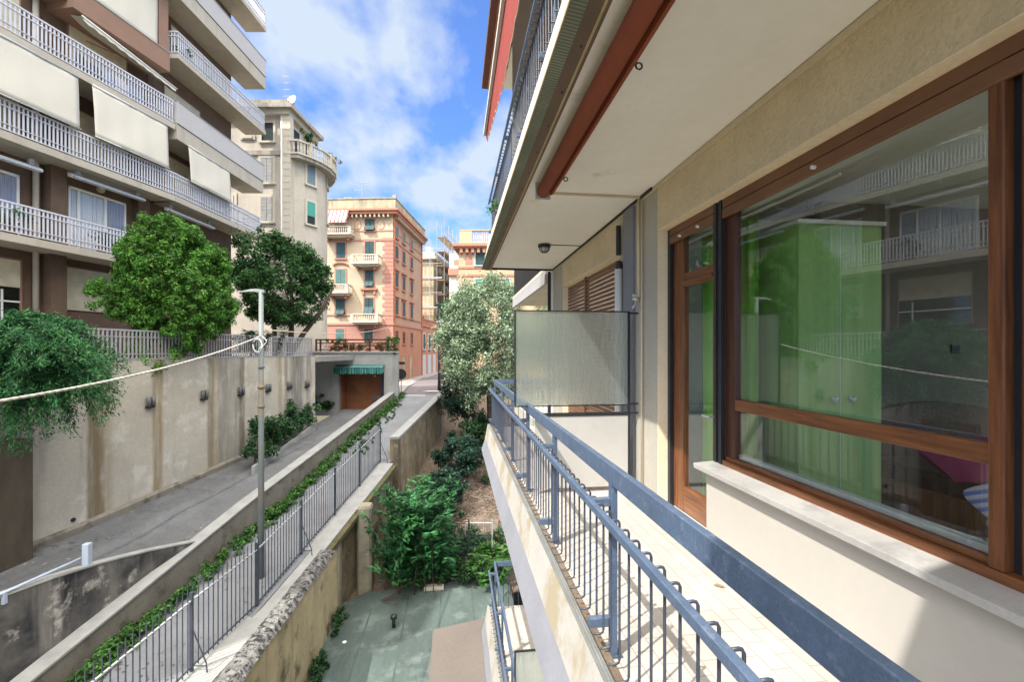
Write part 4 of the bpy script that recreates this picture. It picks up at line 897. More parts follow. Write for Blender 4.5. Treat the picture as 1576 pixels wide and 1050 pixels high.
# brown box balcony with its awning on the fourth level
m = MB(FL.M); m.box(LW+.003, -.02, 2.0, 5.75, 11.95, 12.75); s_ = ob('balcony', m, m_brownp, bb)
m = MB(FL.M); m.box(-.5, .0, 1.96, 5.78, 12.75, 12.78); ob('capping', m, m_greyrail, s_)
for ya, yb, za in ((5.45, 5.9, 12.78), (1.2, 2.0, 12.2)): ob('pier', MB(FL.M).box(LW+.004, -.25, ya, yb, za, 17.5), m_brownp, s_)
# windows, shutters, pipes
def rect_on(Fr, lx, y0, y1, z0, z1, mat, name, par, d=.03):
    m = MB(Fr.M); m.box(lx, lx+d, y0, y1, z0, z1); return ob(name, m, mat, par)
def shut_win(Fr, y0, y1, z0, z1, gap=0):
    s_ = rect_on(Fr, LW+.002, y0, y1, z0+gap, z1, m_shut, 'shutter', bb, .05)
    m = MB(Fr.M); m.box(LW+.002, LW+.06, y0-.05, y0, z0, z1); m.box(LW+.002, LW+.06, y1, y1+.05, z0, z1); m.box(LW+.002, LW+.06, y0-.05, y1+.05, z1, z1+.05); ob('frame', m, m_brownp, s_)
    if gap:
        rect_on(Fr, LW+.001, y0, y1, z0, z0+gap, m_dglass, 'pane', s_, .02)
        m = MB(Fr.M); m.box(LW+.022, LW+.05, y0, y1, z0+gap-.5, z0+gap-.45); m.box(LW+.022, LW+.05, y1-.5, y1-.45, z0, z0+gap-.1); ob('casement', m, m_white, s_)
shut_win(FL, 2.69, 4.8, 9.8, 12.05); shut_win(FL, 2.62, 4.5, 1.5, 3.05); shut_win(FL, -1.1, 1.23, 1.0, 3.0, 1.1)
shut_win(FL, -1.6, 1.2, 9.8, 12.0); shut_win(FL, 2.7, 4.8, 6.75, 8.95); shut_win(FL, -1.6, 1.2, 6.75, 8.95)
shut_win(FRt, 1.3, 3.4, 12.95, 15.05); shut_win(FRt, .9, 3.2, 9.9, 12.0); shut_win(FRt, .9, 3.2, 6.7, 8.9); shut_win(FRt, 1.0, 3.2, 3.7, 5.8)
def french(y0, y1, z0, z1, curtains):
    f = MB(FL.M); w_ = .07
    f.box(LW+.002, LW+.07, y0, y0+w_, z0, z1); f.box(LW+.002, LW+.07, y1-w_, y1, z0, z1); f.box(LW+.002, LW+.07, y0, y1, z1-.09, z1); n = len(curtains)
    for i in range(1, n): y = y0+(y1-y0)*curtains[i][0]; f.box(LW+.002, LW+.07, y-.045, y+.045, z0, z1-.09)
    s_ = ob('window', f, m_white, bb)
    for i, (u, mt) in enumerate(curtains):
        u2 = curtains[i+1][0] if i < n-1 else 1; ya = y0+(y1-y0)*u+.03; yb = y0+(y1-y0)*u2-.03
        m = MB(FL.M); c = 40; secs = [[(LW+.012+.010*math.sin(j*1.9)+.006*math.sin(j*.8), ya+(yb-ya)*j/c, z) for z in (z0, z1-.1)] for j in range(c+1)]
        m.loft(secs, close=False, cap=False); ob('curtain', m, mt, s_)
    rect_on(FL, LW+.045, y0+.05, y1-.05, z0, z1-.08, m_dglass2, 'pane', s_, .004)
m_bluegl = M('slate_blue_blind', (.17,.23,.27), .4, .1, 2)
m_dglass2 = glassmat('pale_glass', (.93,.94,.94), .9)
french(2.66, 4.78, 3.65, 6.05, [(0, m_curtw), (.16, m_curtw), (.62, m_curtg)]); french(-1.3, 1.2, 3.65, 5.85, [(0, m_curtw), (.45, m_curtw), (.75, m_curtg)])
for y in (1.62,):
    m = MB(FL.M); m.tube([(LW+.12, y, -.3), (LW+.12, y, 13)], .085, 12); ob('drain_pipe', m, m_slab, bb, smooth=True)
m = MB(FL.M); m.box(LW, LW+.42, 1.85, 2.35, -.3, 9.3); m.box(LW, LW+.30, 5.1, 5.6, -.3, 9.3); ob('pilaster', m, m_brown, bb)
m = MB(FL.M); p = FL.on(155, 292, lx=LW+.05); m.tube([(LW+.002, p.y, p.z), (LW+.10, p.y, p.z)], .13, 14); m.tube([(LW+.10, p.y, p.z), (LW+.13, p.y, p.z)], .09, 14); ob('porch_lamp', m, m_pipe, bb)
# rolled awnings (white cassettes)
cas = ['white awning cassette above the left french window', 'white awning cassette above the curtained french window', 'white awning cassette behind the top of the conifer']
for i, (Fr, y0, y1, z) in enumerate(((FL, -3, 1.35, 6.05), (FL, 2.2, 4.95, 6.25), (FRt, .1, 3.2, 6.2))):
    t = T('awning_cassette', cas[i], 'awning', tuple(Fr.w(-.45, (y0+y1)/2, z-.1)), 0, 'white awning cassettes of the brown block')
    m = MB(Fr.M); m.profile([(-.52, z+.02), (-.44, z+.06), (-.34, z), (-.36, z-.09), (-.5, z-.09)], y0, y1); ob('housing', m, m_white, t)
    m = MB(Fr.M); m.box(-.33, -.27, y0+.05, y1-.05, z-.10, z-.04); ob('front_bar', m, m_alu, t)
    for ya in (y0+.2, y1-.35): ob('bracket', MB(Fr.M).box(-.5, -.40, ya, ya+.15, z+.06, z+.25), m_greyrail, t)
# drop awnings hanging from the slabs to the rails
def drop(Fr, y0, y1, zt, zb, label, xb=.2, xt=.075):
    m = MB(Fr.M); n = 24; k = 10; secs = []
    for i in range(n+1):
        u = i/n; secs.append([(xt+(xb-xt)*j/k+.018*math.sin(u*7+j*.5)*j/k+.008*math.sin(u*23), y0+(y1-y0)*u+.06*(j/k)*(.5-u), zt+(zb-zt)*j/k) for j in range(k+1)])
    m.loft(secs, close=False, cap=False); t = T('drop_awning', label, 'awning', tuple(Fr.w(xb, (y0+y1)/2, zb)), 0, 'white drop awnings of the brown block')
    o = ob('sheet', m, m_sheet, t, smooth=True); md = o.modifiers.new('t', 'SOLIDIFY'); md.thickness = .006
    m = MB(Fr.M); m.tube([(xb, y0, zb), (xb, y1, zb)], .022, 8); ob('bottom_bar', m, m_alu, t, smooth=True)
    m = MB(Fr.M); m.tube([(xt, y0, zt), (xt, y1, zt)], .04, 8); ob('roller', m, m_alu, t, smooth=True)
drop(FL, -1.9, 2.1, 9.55, 7.72, 'white drop awning at the left edge of the photo, the widest one')
drop(FL, 2.55, 5.55, 9.55, 7.70, 'white drop awning in the middle, hung under the laundry balcony')
drop(FRt, .75, 3.75, 9.2, 7.62, 'white drop awning under the solid lilac parapet')
drop(FL, 2.05, 5.4, 15.4, 12.8, 'white drop awning behind the brown box balcony', xb=-.2, xt=-.25)
t = T('folding_awning', 'half open white awning with scalloped edge under the brown box balcony', 'awning', tuple(FL.w(-.1, 4, 11.4)))
m = MB(FL.M); n = 20; secs = []
for i in range(n+1):
    u = i/n; y = 2.3+3.7*u; secs.append([(-.85, y, 12.0-.18*u), (-.4, y, 11.93-.30*u), (.02, y, 11.82-.42*u), (.03, y, 11.70-.42*u-.05*abs(math.sin(u*31)))])
m.loft(secs, close=False, cap=False); ob('fabric', m, m_sheet, t)
m = MB(FL.M); m.tube([(.03, 2.25, 11.82), (.03, 6.05, 11.39)], .03, 8); ob('front_bar', m, m_white, t, smooth=True)
m = MB(FL.M); m.tube([(-.9, 3.1, 11.6), (-.3, 4.2, 11.55), (.02, 3.5, 11.65)], .02, 6); ob('arm', m, m_terra, t)
# laundry
cols = [M('blue_cloth', (.12,.22,.42), .9), M('white_cloth', (.65,.66,.70), .9), M('navy_cloth', (.03,.035,.07), .9), M('sky_cloth', (.26,.38,.58), .9)]
lab = ['navy garment drying behind the white railing, leftmost', 'pale blue garment drying behind the white railing', 'white garment drying beside the blue ones', 'blue garment drying at the right of the washing line']
for i, (y, w_, h, ci) in enumerate(((2.75, .9, .55, 2), (3.45, .5, .7, 3), (3.95, .55, .6, 1), (4.45, .5, .65, 0))):
    m = MB(FL.M); secs = [[(-.28+.03*math.sin(j*1.3+i), y+w_*(j/8-.5), 10.62-.02*j), (-.27+.05*math.sin(j*1.9+i*2), y+w_*(j/8-.5)*1.1, 10.62-h+.03*math.sin(j*2.2+i))] for j in range(9)]
    m.loft(secs, close=False, cap=False); o = ob('laundry', m, cols[ci], label=lab[i], cat='laundry'); md = o.modifiers.new('t', 'SOLIDIFY'); md.thickness = .01
m = MB(FL.M); m.box(-.55, -.1, 4.45, 5.0, 3.62, 4.95); t = T('balcony_cabinet', 'white cabinet on the balcony above the conifer', 'cabinet', tuple(FL.w(-.3, 4.7, 3.62)))
ob('body', m, m_white, t, bevel=.02); m = MB(FL.M); m.box(-.098, -.09, 4.72, 4.73, 3.7, 4.9); m.box(-.58, -.08, 4.43, 5.02, 4.95, 4.98); ob('top', m, m_panel, t)
m = MB(); c = FL.w(-.32, 4.72, 4.99); m.lathe(c, [(.16,0),(.2,.06),(.2,.09),(.12,.16),(.004,.19)], 14); ob('terracotta_bowl', m, m_terra, smooth=True, label='terracotta bowl on top of the white cabinet', cat='bowl')

# ================================================================== TREES AND SHRUBS ON THE LEFT
def conifer():
    rg = np.random.default_rng(11); c = atD(266, 441, 16.4); c = np.array(c)
    cl = crown_clumps(rg, c, (1.98, 1.55, 2.42), 760, .13, .27, .74, .13, lambda p: p[2] > -.9)+crown_clumps(rg, c, (1.45, 1.1, 1.8), 90, .3, .5, .1, .05)
    cl += [(c[0]-1.95+rg.normal()*.28, c[1]-.6+rg.normal()*.2, c[2]-.25+rg.normal()*.25, .2) for _ in range(14)]
    cl += [(c[0]-.2+rg.normal()*.5, c[1]-1.2+rg.normal()*.15, -.2+rg.normal()*.3, .26) for _ in range(14)]
    V = foliage(rg, cl, 120, .105, .42, up=.25, out=1.1)
    st = limbs((c[0]+.1, c[1]+.3, -.3), (c[0], c[1], c[2]+1.8), rg, 9, 1.2, .14)
    plant('conifer_tree', 'dense bright green conifer bushing over the wall railing', 'tree', V, l_cyp, st, (c[0]+.1, c[1]+.3, -.3))
conifer()
def laurel():
    rg = np.random.default_rng(12); c = np.array(atD(432, 430, 23.6))
    cl = crown_clumps(rg, c, (2.45, 2.0, 2.55), 480, .2, .38, .55, .17, lambda p: p[2] > 1.4 or rg.random() < .35)
    V = foliage(rg, cl, 85, .16, .42, up=.6, out=.3)
    b0 = np.array(RD(-11.6, 23.7, -.3)); st = limbs(b0, (c[0]+.5, c[1], c[2]+1), rg, 8, 1.6, .17, (.1,0)); e = Vector(b0)
    st.tube([e+Vector((.1,0,.2)), e+Vector((.7,0,1.2)), e+Vector((1.6,0,2.4)), e+Vector((2.2,0,3.6))], [.16,.13,.1,.04], 8)
    st.tube([e+Vector((-.7,0,0)), e+Vector((-.75,0,1.8)), e+Vector((-.8,.1,3.2))], [.13,.11,.06], 8)
    plant('laurel_tree', 'dark glossy evergreen tree with forked trunk beside the street lamp', 'tree', V, l_dark, st, tuple(b0))
laurel()
def pepper():
    rg = np.random.default_rng(13); Vs = []; c = np.array(atD(42, 545, 10.7)); cl = []
    tips = []
    for i in range(520):
        d = rnd_dir(rg, 1)[0]; d[2] = d[2]*.85+.05
        p0 = c+np.array([0,0,.3]); L_ = .7+1.0*rg.random(); ph = d*np.array([1.2,.9,1.15])*L_
        for j in range(16):
            u = .3+.75*j/15; q = p0+ph*u; q[2] -= .8*u*u*L_*.8; tips.append((q, d, u))
    P = np.array([t[0] for t in tips]); D_ = np.array([t[1] for t in tips]); U = np.array([t[2] for t in tips])
    rep = 15; n = len(P)*rep; C = np.repeat(P, rep, 0)+rg.normal(size=(n,3))*.055; dd = np.repeat(D_, rep, 0); uu = np.repeat(U, rep)
    tn = dd*.7+rg.normal(size=(n,3))*.55; tn[:,2] -= .8*uu; nr = rnd_dir(rg, n)*.8+dd*.5; nr[:,2] += .5
    nr /= np.linalg.norm(nr, axis=1)[:,None]; L_ = .10*(.6+.8*rg.random(n)); V = leaf_mesh(C, nr, tn, L_, L_*.26)
    st = limbs(tuple(FA.w(-.9, -.9, -.3)), tuple(c+np.array([0,0,.6])), rg, 12, .8, .08)
    plant('pepper_bush', 'feathery green bush spilling over the near end of the retaining wall', 'bush', V, l_fea, st, tuple(FA.w(-.9, -.9, -.3)))
pepper()
def hedge():
    rg = np.random.default_rng(14); cl = []
    for i in range(70):
        u = rg.random(); px = 390+90*u; y = 712-62*u; D = 17.6+6.2*u; p = atD(px, y, D); h = rg.random()
        cl.append((p.x+rg.normal()*.22, p.y+rg.normal()*.25, p.z+.2+h*(1.15+.2*math.sin(u*12)), .26))
    V = foliage(rg, cl, 90, .15, .5, up=.5); a = atD(436, 690, 20.5)
    st = MB()
    for i in range(8):
        u = i/7; p = atD(392+86*u, 712-62*u, 17.8+6*u); st.tube([p, p+Vector((.05,0,.5)), p+Vector((.1*(-1)**i,0,1.0))], [.03,.025,.01], 6)
    plant('planter_hedge', 'row of leafy shrubs along the foot of the retaining wall', 'hedge', V, l_mid, st, tuple(a), stem_name='stems', crown='leaves')
hedge()
k = MB(); ll = [atD(392, 722, 17.4), atD(440, 690, 20.3), atD(486, 655, 23.8)]; ki = [p+Vector((-.12,0,0)) for p in ll]
k.loft([[p+Vector((0,0,-.3)), p+Vector((0,0,.1)), q+Vector((0,0,.1)), q+Vector((0,0,-.3))] for p, q in zip(ll, ki)]); ob('planter_kerb', k, m_cop, label='thin kerb edging the shrubs beside the driveway', cat='kerb')
def verge():
    rg = np.random.default_rng(15); cl = []
    for i in range(len(W1r)-1):
        p, q = W1r[i], W1r[i+1]
        if p.y < 7.5: continue
        zz0 = np.interp(p.y, [v.y for v in path_l], [v.z for v in path_l])
        L_ = (q-p).length
        for j in range(int(L_*44*(.35+.65*abs(math.sin(i*1.1)*math.cos(i*.37))))):
            u = rg.random(); r = p.lerp(q, u)+side(p, q, .12+rg.random()**1.5*.42); z = np.interp(r.y, [v.y for v in path_l], [v.z for v in path_l])
            cl.append((r.x, r.y, z+.02+rg.random()*.30, .13))
    for i in range(50):
        p = RD(-6.95-rg.random()*.7, 21.5+rg.random()*8, 0); z = np.interp(p.y, [v.y for v in path_r], [v.z for v in path_r]); cl.append((p.x, p.y, z+.02, .07))
    V = foliage(rg, cl, 34, .085, .7, up=.9, flat=.8); ob('ground_cover', V+(None,), l_ivy, kind='stuff', label='bright green creeping weeds along the foot of the low parapet', cat='ground cover')
verge()

# ================================================================== GARAGE UNDER THE FLOWER TERRACE
FG = Frame(*RD(-13.2, 30, 0).xy, 7.17)          # local x runs to the right of the picture, local y away
def gx(px, D=30): return (px-U0)/F*D+13.2
def gz(py, D=30): return (V0-py)/F*D
ga = T('garage_block', 'grey rendered garage block carrying a terrace of flowers', 'garage', tuple(FG.w(4, 0, -3.9)))
x0, xa, xb, x1 = gx(478), gx(521), gx(591), gx(612); zt, zo = gz(543.5), gz(573)
b = MB(FG.M); b.box(x0, xa, 0, .4, -4.3, zt); b.box(xb, x1, 0, .4, -4.3, zt); b.box(xa, xb, 0, .4, zo, zt); b.prism([(x1-.4, .4), (x1-.02, .4), (x1-2.0, 5.6), (x1-2.4, 5.6)], -4.2, zt); ob('wall', b, m_grey, ga)
b = MB(FG.M); b.prism([(x0-2.2, -.08), (x1+.06, -.08), (x1+.02, .4), (x1-1.9, 5.8), (x0-2.2, 5.8)], zt, zt+.12); ob('terrace_slab', b, m_cop, ga)
b = MB(FG.M); b.box(xa-.3, xb+.3, 1.5, 1.7, -4.2, zo+.3); b.box(xa-.1, xa, .4, 1.5, -4.2, zo+.3); b.box(xa-.2, xb+.3, .4, 1.5, zo+.1, zo+.2); ob('inner_wall', b, m_garin, ga)
b = MB(FG.M); b.box(gx(581), gx(590), .9, .98, -4.1, gz(575)); ob('door', b, m_bluedoor, ga)
b = MB(FG.M); b.box(gx(565), gx(568), 1.45, 1.5, gz(582), gz(580)); ob('lamp', b, m_white, ga)
t = T('shop_awning', 'green canvas awning over the garage opening', 'awning', tuple(FG.w(gx(556), -.3, gz(574))))
b = MB(FG.M); n = 28; secs = []
for i in range(n+1):
    x = gx(518)+(gx(592.5)-gx(518))*i/n; w_ = .03*math.sin(i*1.1)+.02*math.sin(i*2.7); secs.append([(x, -.01, gz(561.5)), (x, -.28+w_, gz(563.2)), (x, -.52+w_, gz(565)), (x, -.55+w_*1.5, gz(571)), (x, -.56+w_*2, gz(575)+.03*math.sin(i*1.9))])
b.loft(secs, close=False, cap=False); o = ob('canvas', b, m_gawn, t, smooth=False); md = o.modifiers.new('t', 'SOLIDIFY'); md.thickness = .01
b = MB(FG.M); b.tube([(gx(518), -.54, gz(565)), (gx(592.5), -.54, gz(565))], .025, 6); ob('front_bar', b, m_greyrail, t)
t = T('terrace_fence', 'dark wooden lattice fence round the flower terrace on the garage', 'fence', tuple(FG.w(gx(548), .05, zt+.12)))
b = MB(FG.M); z0 = zt+.12; z1 = gz(522.5)
b.box(gx(486), gx(609), .0, .06, z1-.07, z1+.02); b.box(gx(486), gx(609), .0, .05, z1-.27, z1-.21); b.box(gx(486), gx(609), .0, .05, z0+.06, z0+.11); ob('rails', b, m_wooddk, t)
for px in (486.5, 493, 569, 597, 607.5): b = MB(FG.M); b.box(gx(px)-.05, gx(px)+.05, -.02, .08, z0, z1+.03); ob('post', b, m_wooddk if px != 597 else m_dark, t)
b = MB(FG.M); a0, a1 = gx(494), gx(607); d = .16; i = 0
while a0+i*d < a1:
    for s_ in (0, 1):
        xa_ = a0+i*d; xb_ = min(xa_+.55, a1); k = (xb_-xa_)/.55
        p, q = ((xa_, .03, z0+.05), (xb_, .03, z0+.05+k*(z1-.3-z0))) if s_ == 0 else ((xa_, .045, z1-.25), (xb_, .045, z1-.25-k*(z1-.3-z0)))
        b.beam(p, q, .012, .022)
    i += 1
ob('lattice', b, m_wooddk, t)
b = MB(FG.M)
for i in range(26): b.box(gx(478)-2.0+i*.09, gx(478)-1.97+i*.09, .0, .02, zt+.12, zt+1.0)
rg = np.random.default_rng(21)
labs = ['dark leafy shrub behind the left of the terrace lattice', 'small yellow flowering plants in the middle of the terrace lattice', 'pink flowering plant right of the middle terrace post', 'pale green plant at the right corner of the terrace']
for i, (pa, pb, ya, yb, mt, nn) in enumerate(((500, 528, 522, 542, l_dark, 26), (528, 568, 530, 542, l_flo, 26), (574, 594, 528, 542, l_flo, 20), (594, 614, 518, 545, l_ivy, 26))):
    cl = []
    for _ in range(nn): p = FG.w(gx(pa+(pb-pa)*rg.random()), .35+rg.random()*.3-(.5 if i == 3 and rg.random() < .3 else 0), gz(ya+(yb-ya)*rg.random())); cl.append((p.x, p.y, p.z, .16))
    V = foliage(rg, cl, 50, .10, .55); c = FG.w(gx((pa+pb)/2), .5, zt+.1)
    st = MB(); st.tube([c, c+Vector((0,0,.6))], [.03,.01], 6)
    pl = T('flowering_plant', labs[i], 'plant', tuple(c)); ob('leaves', V+(None,), mt, pl); ob('stem', st, m_trunk, pl)
for i, (px, py, h, l_) in enumerate(((486, 628, 1.0, 'small green bush at the foot of the grey garage wall, in the corner'), (505, 628, .5, 'low weed clump left of the garage opening'), (497, 556, .3, 'weed growing from the grey wall under the terrace'))):
    c = FG.w(gx(px), -.25 if i < 2 else -.05, gz(py)); cl = [(c.x+rg.normal()*.22, c.y+rg.normal()*.12, c.z+h*rg.random(), .17) for _ in range(14)]
    pl = T('weed', l_, 'weed', tuple(c)); ob('leaves', foliage(rg, cl, 45, .13, .5)+(None,), l_mid, pl); st = MB(); st.tube([c, c+Vector((0,0,h*.7))], [.02,.008], 5); ob('stem', st, m_trunk, pl)
# sign by the end of the parapet
sg0 = RD((617-U0)/F*31, 31.1, -3.1)
t = T('road_sign', 'round road sign on a pole seen from its dark back beside the parapet end', 'sign', tuple(sg0))
b = MB(); b.tube([sg0, sg0+Vector((0,0,2.35))], .03, 8); ob('pole', b, m_greyrail, t)
b = MB(); c = sg0+Vector((0,0,1.5)); f = RD(0,1).normalized(); b.tube([c-f*.05, c-f*.02], .36, 22); ob('disc', b, m_dark, t)
b = MB(); c = sg0+Vector((0,0,2.25)); b.box(c.x-.32, c.x+.25, c.y-.06, c.y-.03, c.z-.09, c.z+.09); ob('arrow_plate', b, m_dark, t)
l0 = RD((676-U0)/F*33, 33, -2.9)
t = T('street_lamp', 'tall dark lamp post with a small box at the street edge before the silver tree', 'street lamp', tuple(l0))
b = MB(); b.tube([l0, l0+Vector((0,0,.9)), l0+Vector((0,0,6.2))], [.13,.10,.08], 10); ob('pole', b, m_black, t, smooth=True)
b = MB(); b.box(l0.x-.35, l0.x+.35, l0.y-.1, l0.y+.1, l0.z+6.1, l0.z+6.22); ob('cross_arm', b, m_black, t)
b = MB(); b.box(l0.x+.06, l0.x+.3, l0.y-.1, l0.y+.1, l0.z+4.2, l0.z+5.2); ob('box', b, m_greyrail, t)
b = MB(); w0 = atD(617, 609.6, 31.1); w1 = atD(655, 609.6, 31.1); b.add([(w0.x, w0.y, -3.05), (w1.x, w1.y, -3.05), (w1.x-.02, w1.y+.18, -3.05), (w0.x-.02, w0.y+.18, -3.05)], [(0,1,2,3)])
b.add([(w0.x, w0.y, -3.12), (w1.x, w1.y, -3.12), (w1.x, w1.y-.01, -3.05), (w0.x, w0.y-.01, -3.05)], [(0,1,2,3)]); ob('white_line', b, m_white, kind='structure')
c_ = atD(665, 600, 34.5); b = MB(); b.add([(c_.x-.8, c_.y, -3.085), (c_.x+.5, c_.y, -3.085), (c_.x+.5, c_.y+.5, -3.085), (c_.x-.3, c_.y+.5, -3.085)], [(0,1,2,3)]); ob('white_marking', b, m_white, kind='structure')

# ================================================================== BACKGROUND HOUSES
def wbox(Fr, mb, face, u0, u1, z0, z1, d0, d1):
    """box on a wall: face 'f' = the front (ly = 0 plane, looking at us; u runs along local x), 'r' = right side (lx = 0)"""
    if face == 'f': mb.box(u0, u1, -d1, -d0, z0, z1)
    else: mb.box(d0, d1, u0, u1, z0, z1)
def window(Fr, face, u0, u1, z0, z1, par, panes, frame=None, fw=.12, kind='shut', sill=True):
    f = MB(Fr.M); fm = frame
    wbox(Fr, f, face, u0-fw, u0, z0-.02, z1+fw, .0, .06); wbox(Fr, f, face, u1, u1+fw, z0-.02, z1+fw, .0, .06); wbox(Fr, f, face, u0, u1, z1, z1+fw, .0, .06)
    if sill: wbox(Fr, f, face, u0-fw*1.3, u1+fw*1.3, z0-.13, z0-.02, .0, .14)
    w_ = ob('window', f, fm, par)
    if kind == 'shut':
        mid = (u0+u1)/2
        for a, c in ((u0, mid-.012), (mid+.012, u1)):
            m = MB(Fr.M); wbox(Fr, m, face, a, c, z0, z1, -.03 if face == 'f' else .003, .05); ob('shutter', m, panes, w_)
        m = MB(Fr.M); wbox(Fr, m, face, mid-.012, mid+.012, z0, z1, .002, .02); ob('gap', m, m_dark, w_)
    elif kind == 'half':       # lower part of the shutters pushed out, dark inside above
        m = MB(Fr.M); wbox(Fr, m, face, u0, u1, z0, z1, .002, .015); ob('pane', m, m_dark, w_)
        mid = (u0+u1)/2; h = (z1-z0)*.42
        for a, c in ((u0, mid-.01), (mid+.01, u1)):
            m = MB(Fr.M)
            m.beam(((a+c)/2, -.05, z0+h), ((a+c)/2, -.35, z0), c-a, .03) if face == 'f' else m.beam((.05, (a+c)/2, z0+h), (.35, (a+c)/2, z0), c-a, .03)
            ob('shutter', m, panes, w_)
        m = MB(Fr.M)
        for a, c in ((u0, mid-.01), (mid+.01, u1)): wbox(Fr, m, face, a+.02, c-.02, z0+h, z1, .016, .045)
        ob('shutter', m, m_teal2, w_)
    else:
        m = MB(Fr.M); wbox(Fr, m, face, u0, u1, z0, z1, .002, .015); ob('pane', m, panes, w_)
        if kind == 'blind': m = MB(Fr.M); wbox(Fr, m, face, u0, u1, z0+(z1-z0)*.36, z1, .016, .045); ob('blind', m, m_tealb, w_)
    return w_
m_teal2 = bands('dark_teal_louvre', (.035,.085,.09), (.018,.045,.05), (0,0,1), .09, .6, .6, .3)
# ---- pink corner house
class BigFrame(Frame):       # same, with a unit of PS metres
    k = 1.3
    def on(s, px, py, lx=None, ly=None): return Frame.on(s, px, py, None if lx is None else lx*s.k, None if ly is None else ly*s.k)/s.k
PS = 1.3; FP = BigFrame(*RD(-10.46*PS, 40*PS, 0).xy, 10.05); FP.M = FP.M @ Matrix.Scale(PS, 4)
pk = T('pink_corner_house', 'peach and pink corner house with balustraded balconies at the end of the path', 'building', tuple(FP.w(-4, 3, -3.2)))
def pu(px): return FP.on(px, 500, ly=0).x
def pz(py, px=560): return FP.on(px, py, ly=0).z
ZT = pz(331, 600); PW = -8.6
b = MB(FP.M); b.box(PW, 0, 0, 10.2, -3.4, ZT+.35); ob('wall', b, m_pinkc, pk)
ob('wall', MB(FP.M).box(.0005, .0018, .0, 10.19, pz(500), ZT+.3), m_pinkshade, pk, label='salmon wall along the street side, its shade put into the colour'); b = MB(FP.M); z1 = pz(500); b.box(PW, .03, -.03, 10.2, -3.4, z1); ob('base', b, m_pink, pk); b = MB(FP.M); b.box(.031, .05, .3, 10.2, -3.4, z1-.1); ob('base', b, m_oran, pk, label='orange ground storey towards the street')
b = MB(FP.M)
for py, d, h in ((369.5, .06, .16), (485, .06, .14), (499, .10, .18), (355.5, .04, .1)): b.box(PW, d, -d, 10.2, pz(py)-h/2, pz(py)+h/2)
ob('string_course', b, m_pink, pk)
b = MB(FP.M); zc = pz(331); b.box(PW, .45, -.45, 10.5, zc, zc+.25); b.box(PW, .6, -.6, 10.65, zc+.25, zc+.42); ob('cornice', b, m_tcorn, pk)
b = MB(FP.M); b.box(PW, .30, -.30, 10.4, zc+.42, pz(308)); ob('parapet', b, m_pcorn, pk)
b = MB(FP.M); b.box(PW, .36, -.36, 10.45, pz(308), pz(308)+.08); b.box(-4.6, -3.9, .5, 1.2, pz(308), pz(300)); b.box(.05, .35, -.3, 0, pz(308), pz(302)); ob('coping', b, m_toweru, pk)
b = MB(FP.M); i = 0
for i in range(26):
    b.box(.05+.0, .40, .4+i*.39, .55+i*.39, zc-.28, zc-.005); 
for i in range(21): b.box(PW+.2+i*.4, PW+.34+i*.4, -.40, -.05, zc-.28, zc-.005)
ob('bracket', b, m_pinkc, pk, kind='stuff')
b = MB(FP.M); z = z1+.12; i = 0
while z < pz(372):
    e = .75 if i % 2 else .95; b.box(-e, .035, -.035, e*.8, z, z+.33); z += .36; i += 1
ob('quoins', b, m_pink, pk)
for y in (.12, 9.9): ob('downpipe', MB(FP.M).tube([(.1, y, -3.2), (.1, y, zc)], .06, 8), m_terra, pk)
rows = ((373, 397), (415.5, 440), (459.5, 483), (506.5, 521.5))
for (pa, pb, ya, yb, kd) in ((562, 577, 331.5+.8, 355, 'half'), (518, 532, 373, 397, 'shut'), (562, 576, 372, 395, 'shut'), (517, 532, 415, 439, 'shut'), (562, 575, 416, 441, 'half'), (517, 531, 460, 484, 'half'), (561, 575, 459, 483, 'half'), (517, 530, 506.5, 526, 'shut'), (561, 574, 507, 528, 'shut')):
    window(FP, 'f', pu(pa), pu(pb), pz(yb), pz(ya) if ya > 340 else zc-.35, pk, m_teal if kd == 'shut' and pa < 520 and ya > 400 else m_teal2, m_pink, .11, kd)
for pa, pb, ya, yb in ((545, 556, 333.5, 353), (580, 592, 333.5, 353)):   # oval wall panels
    u0, u1, za, zb = pu(pa), pu(pb), pz(yb), min(pz(ya), zc-.4); b = MB(FP.M)
    for a in range(16):
        t0, t1 = a/16*6.2832, (a+1)/16*6.2832; f_ = lambda t: ((u0+u1)/2+(u1-u0)/2*max(-.85, min(.85, math.cos(t)*1.1)), -.015, (za+zb)/2+(zb-za)/2*math.sin(t))
        b.beam(f_(t0), f_(t1), .03, .05)
    ob('wall_moulding', b, m_pink, pk)
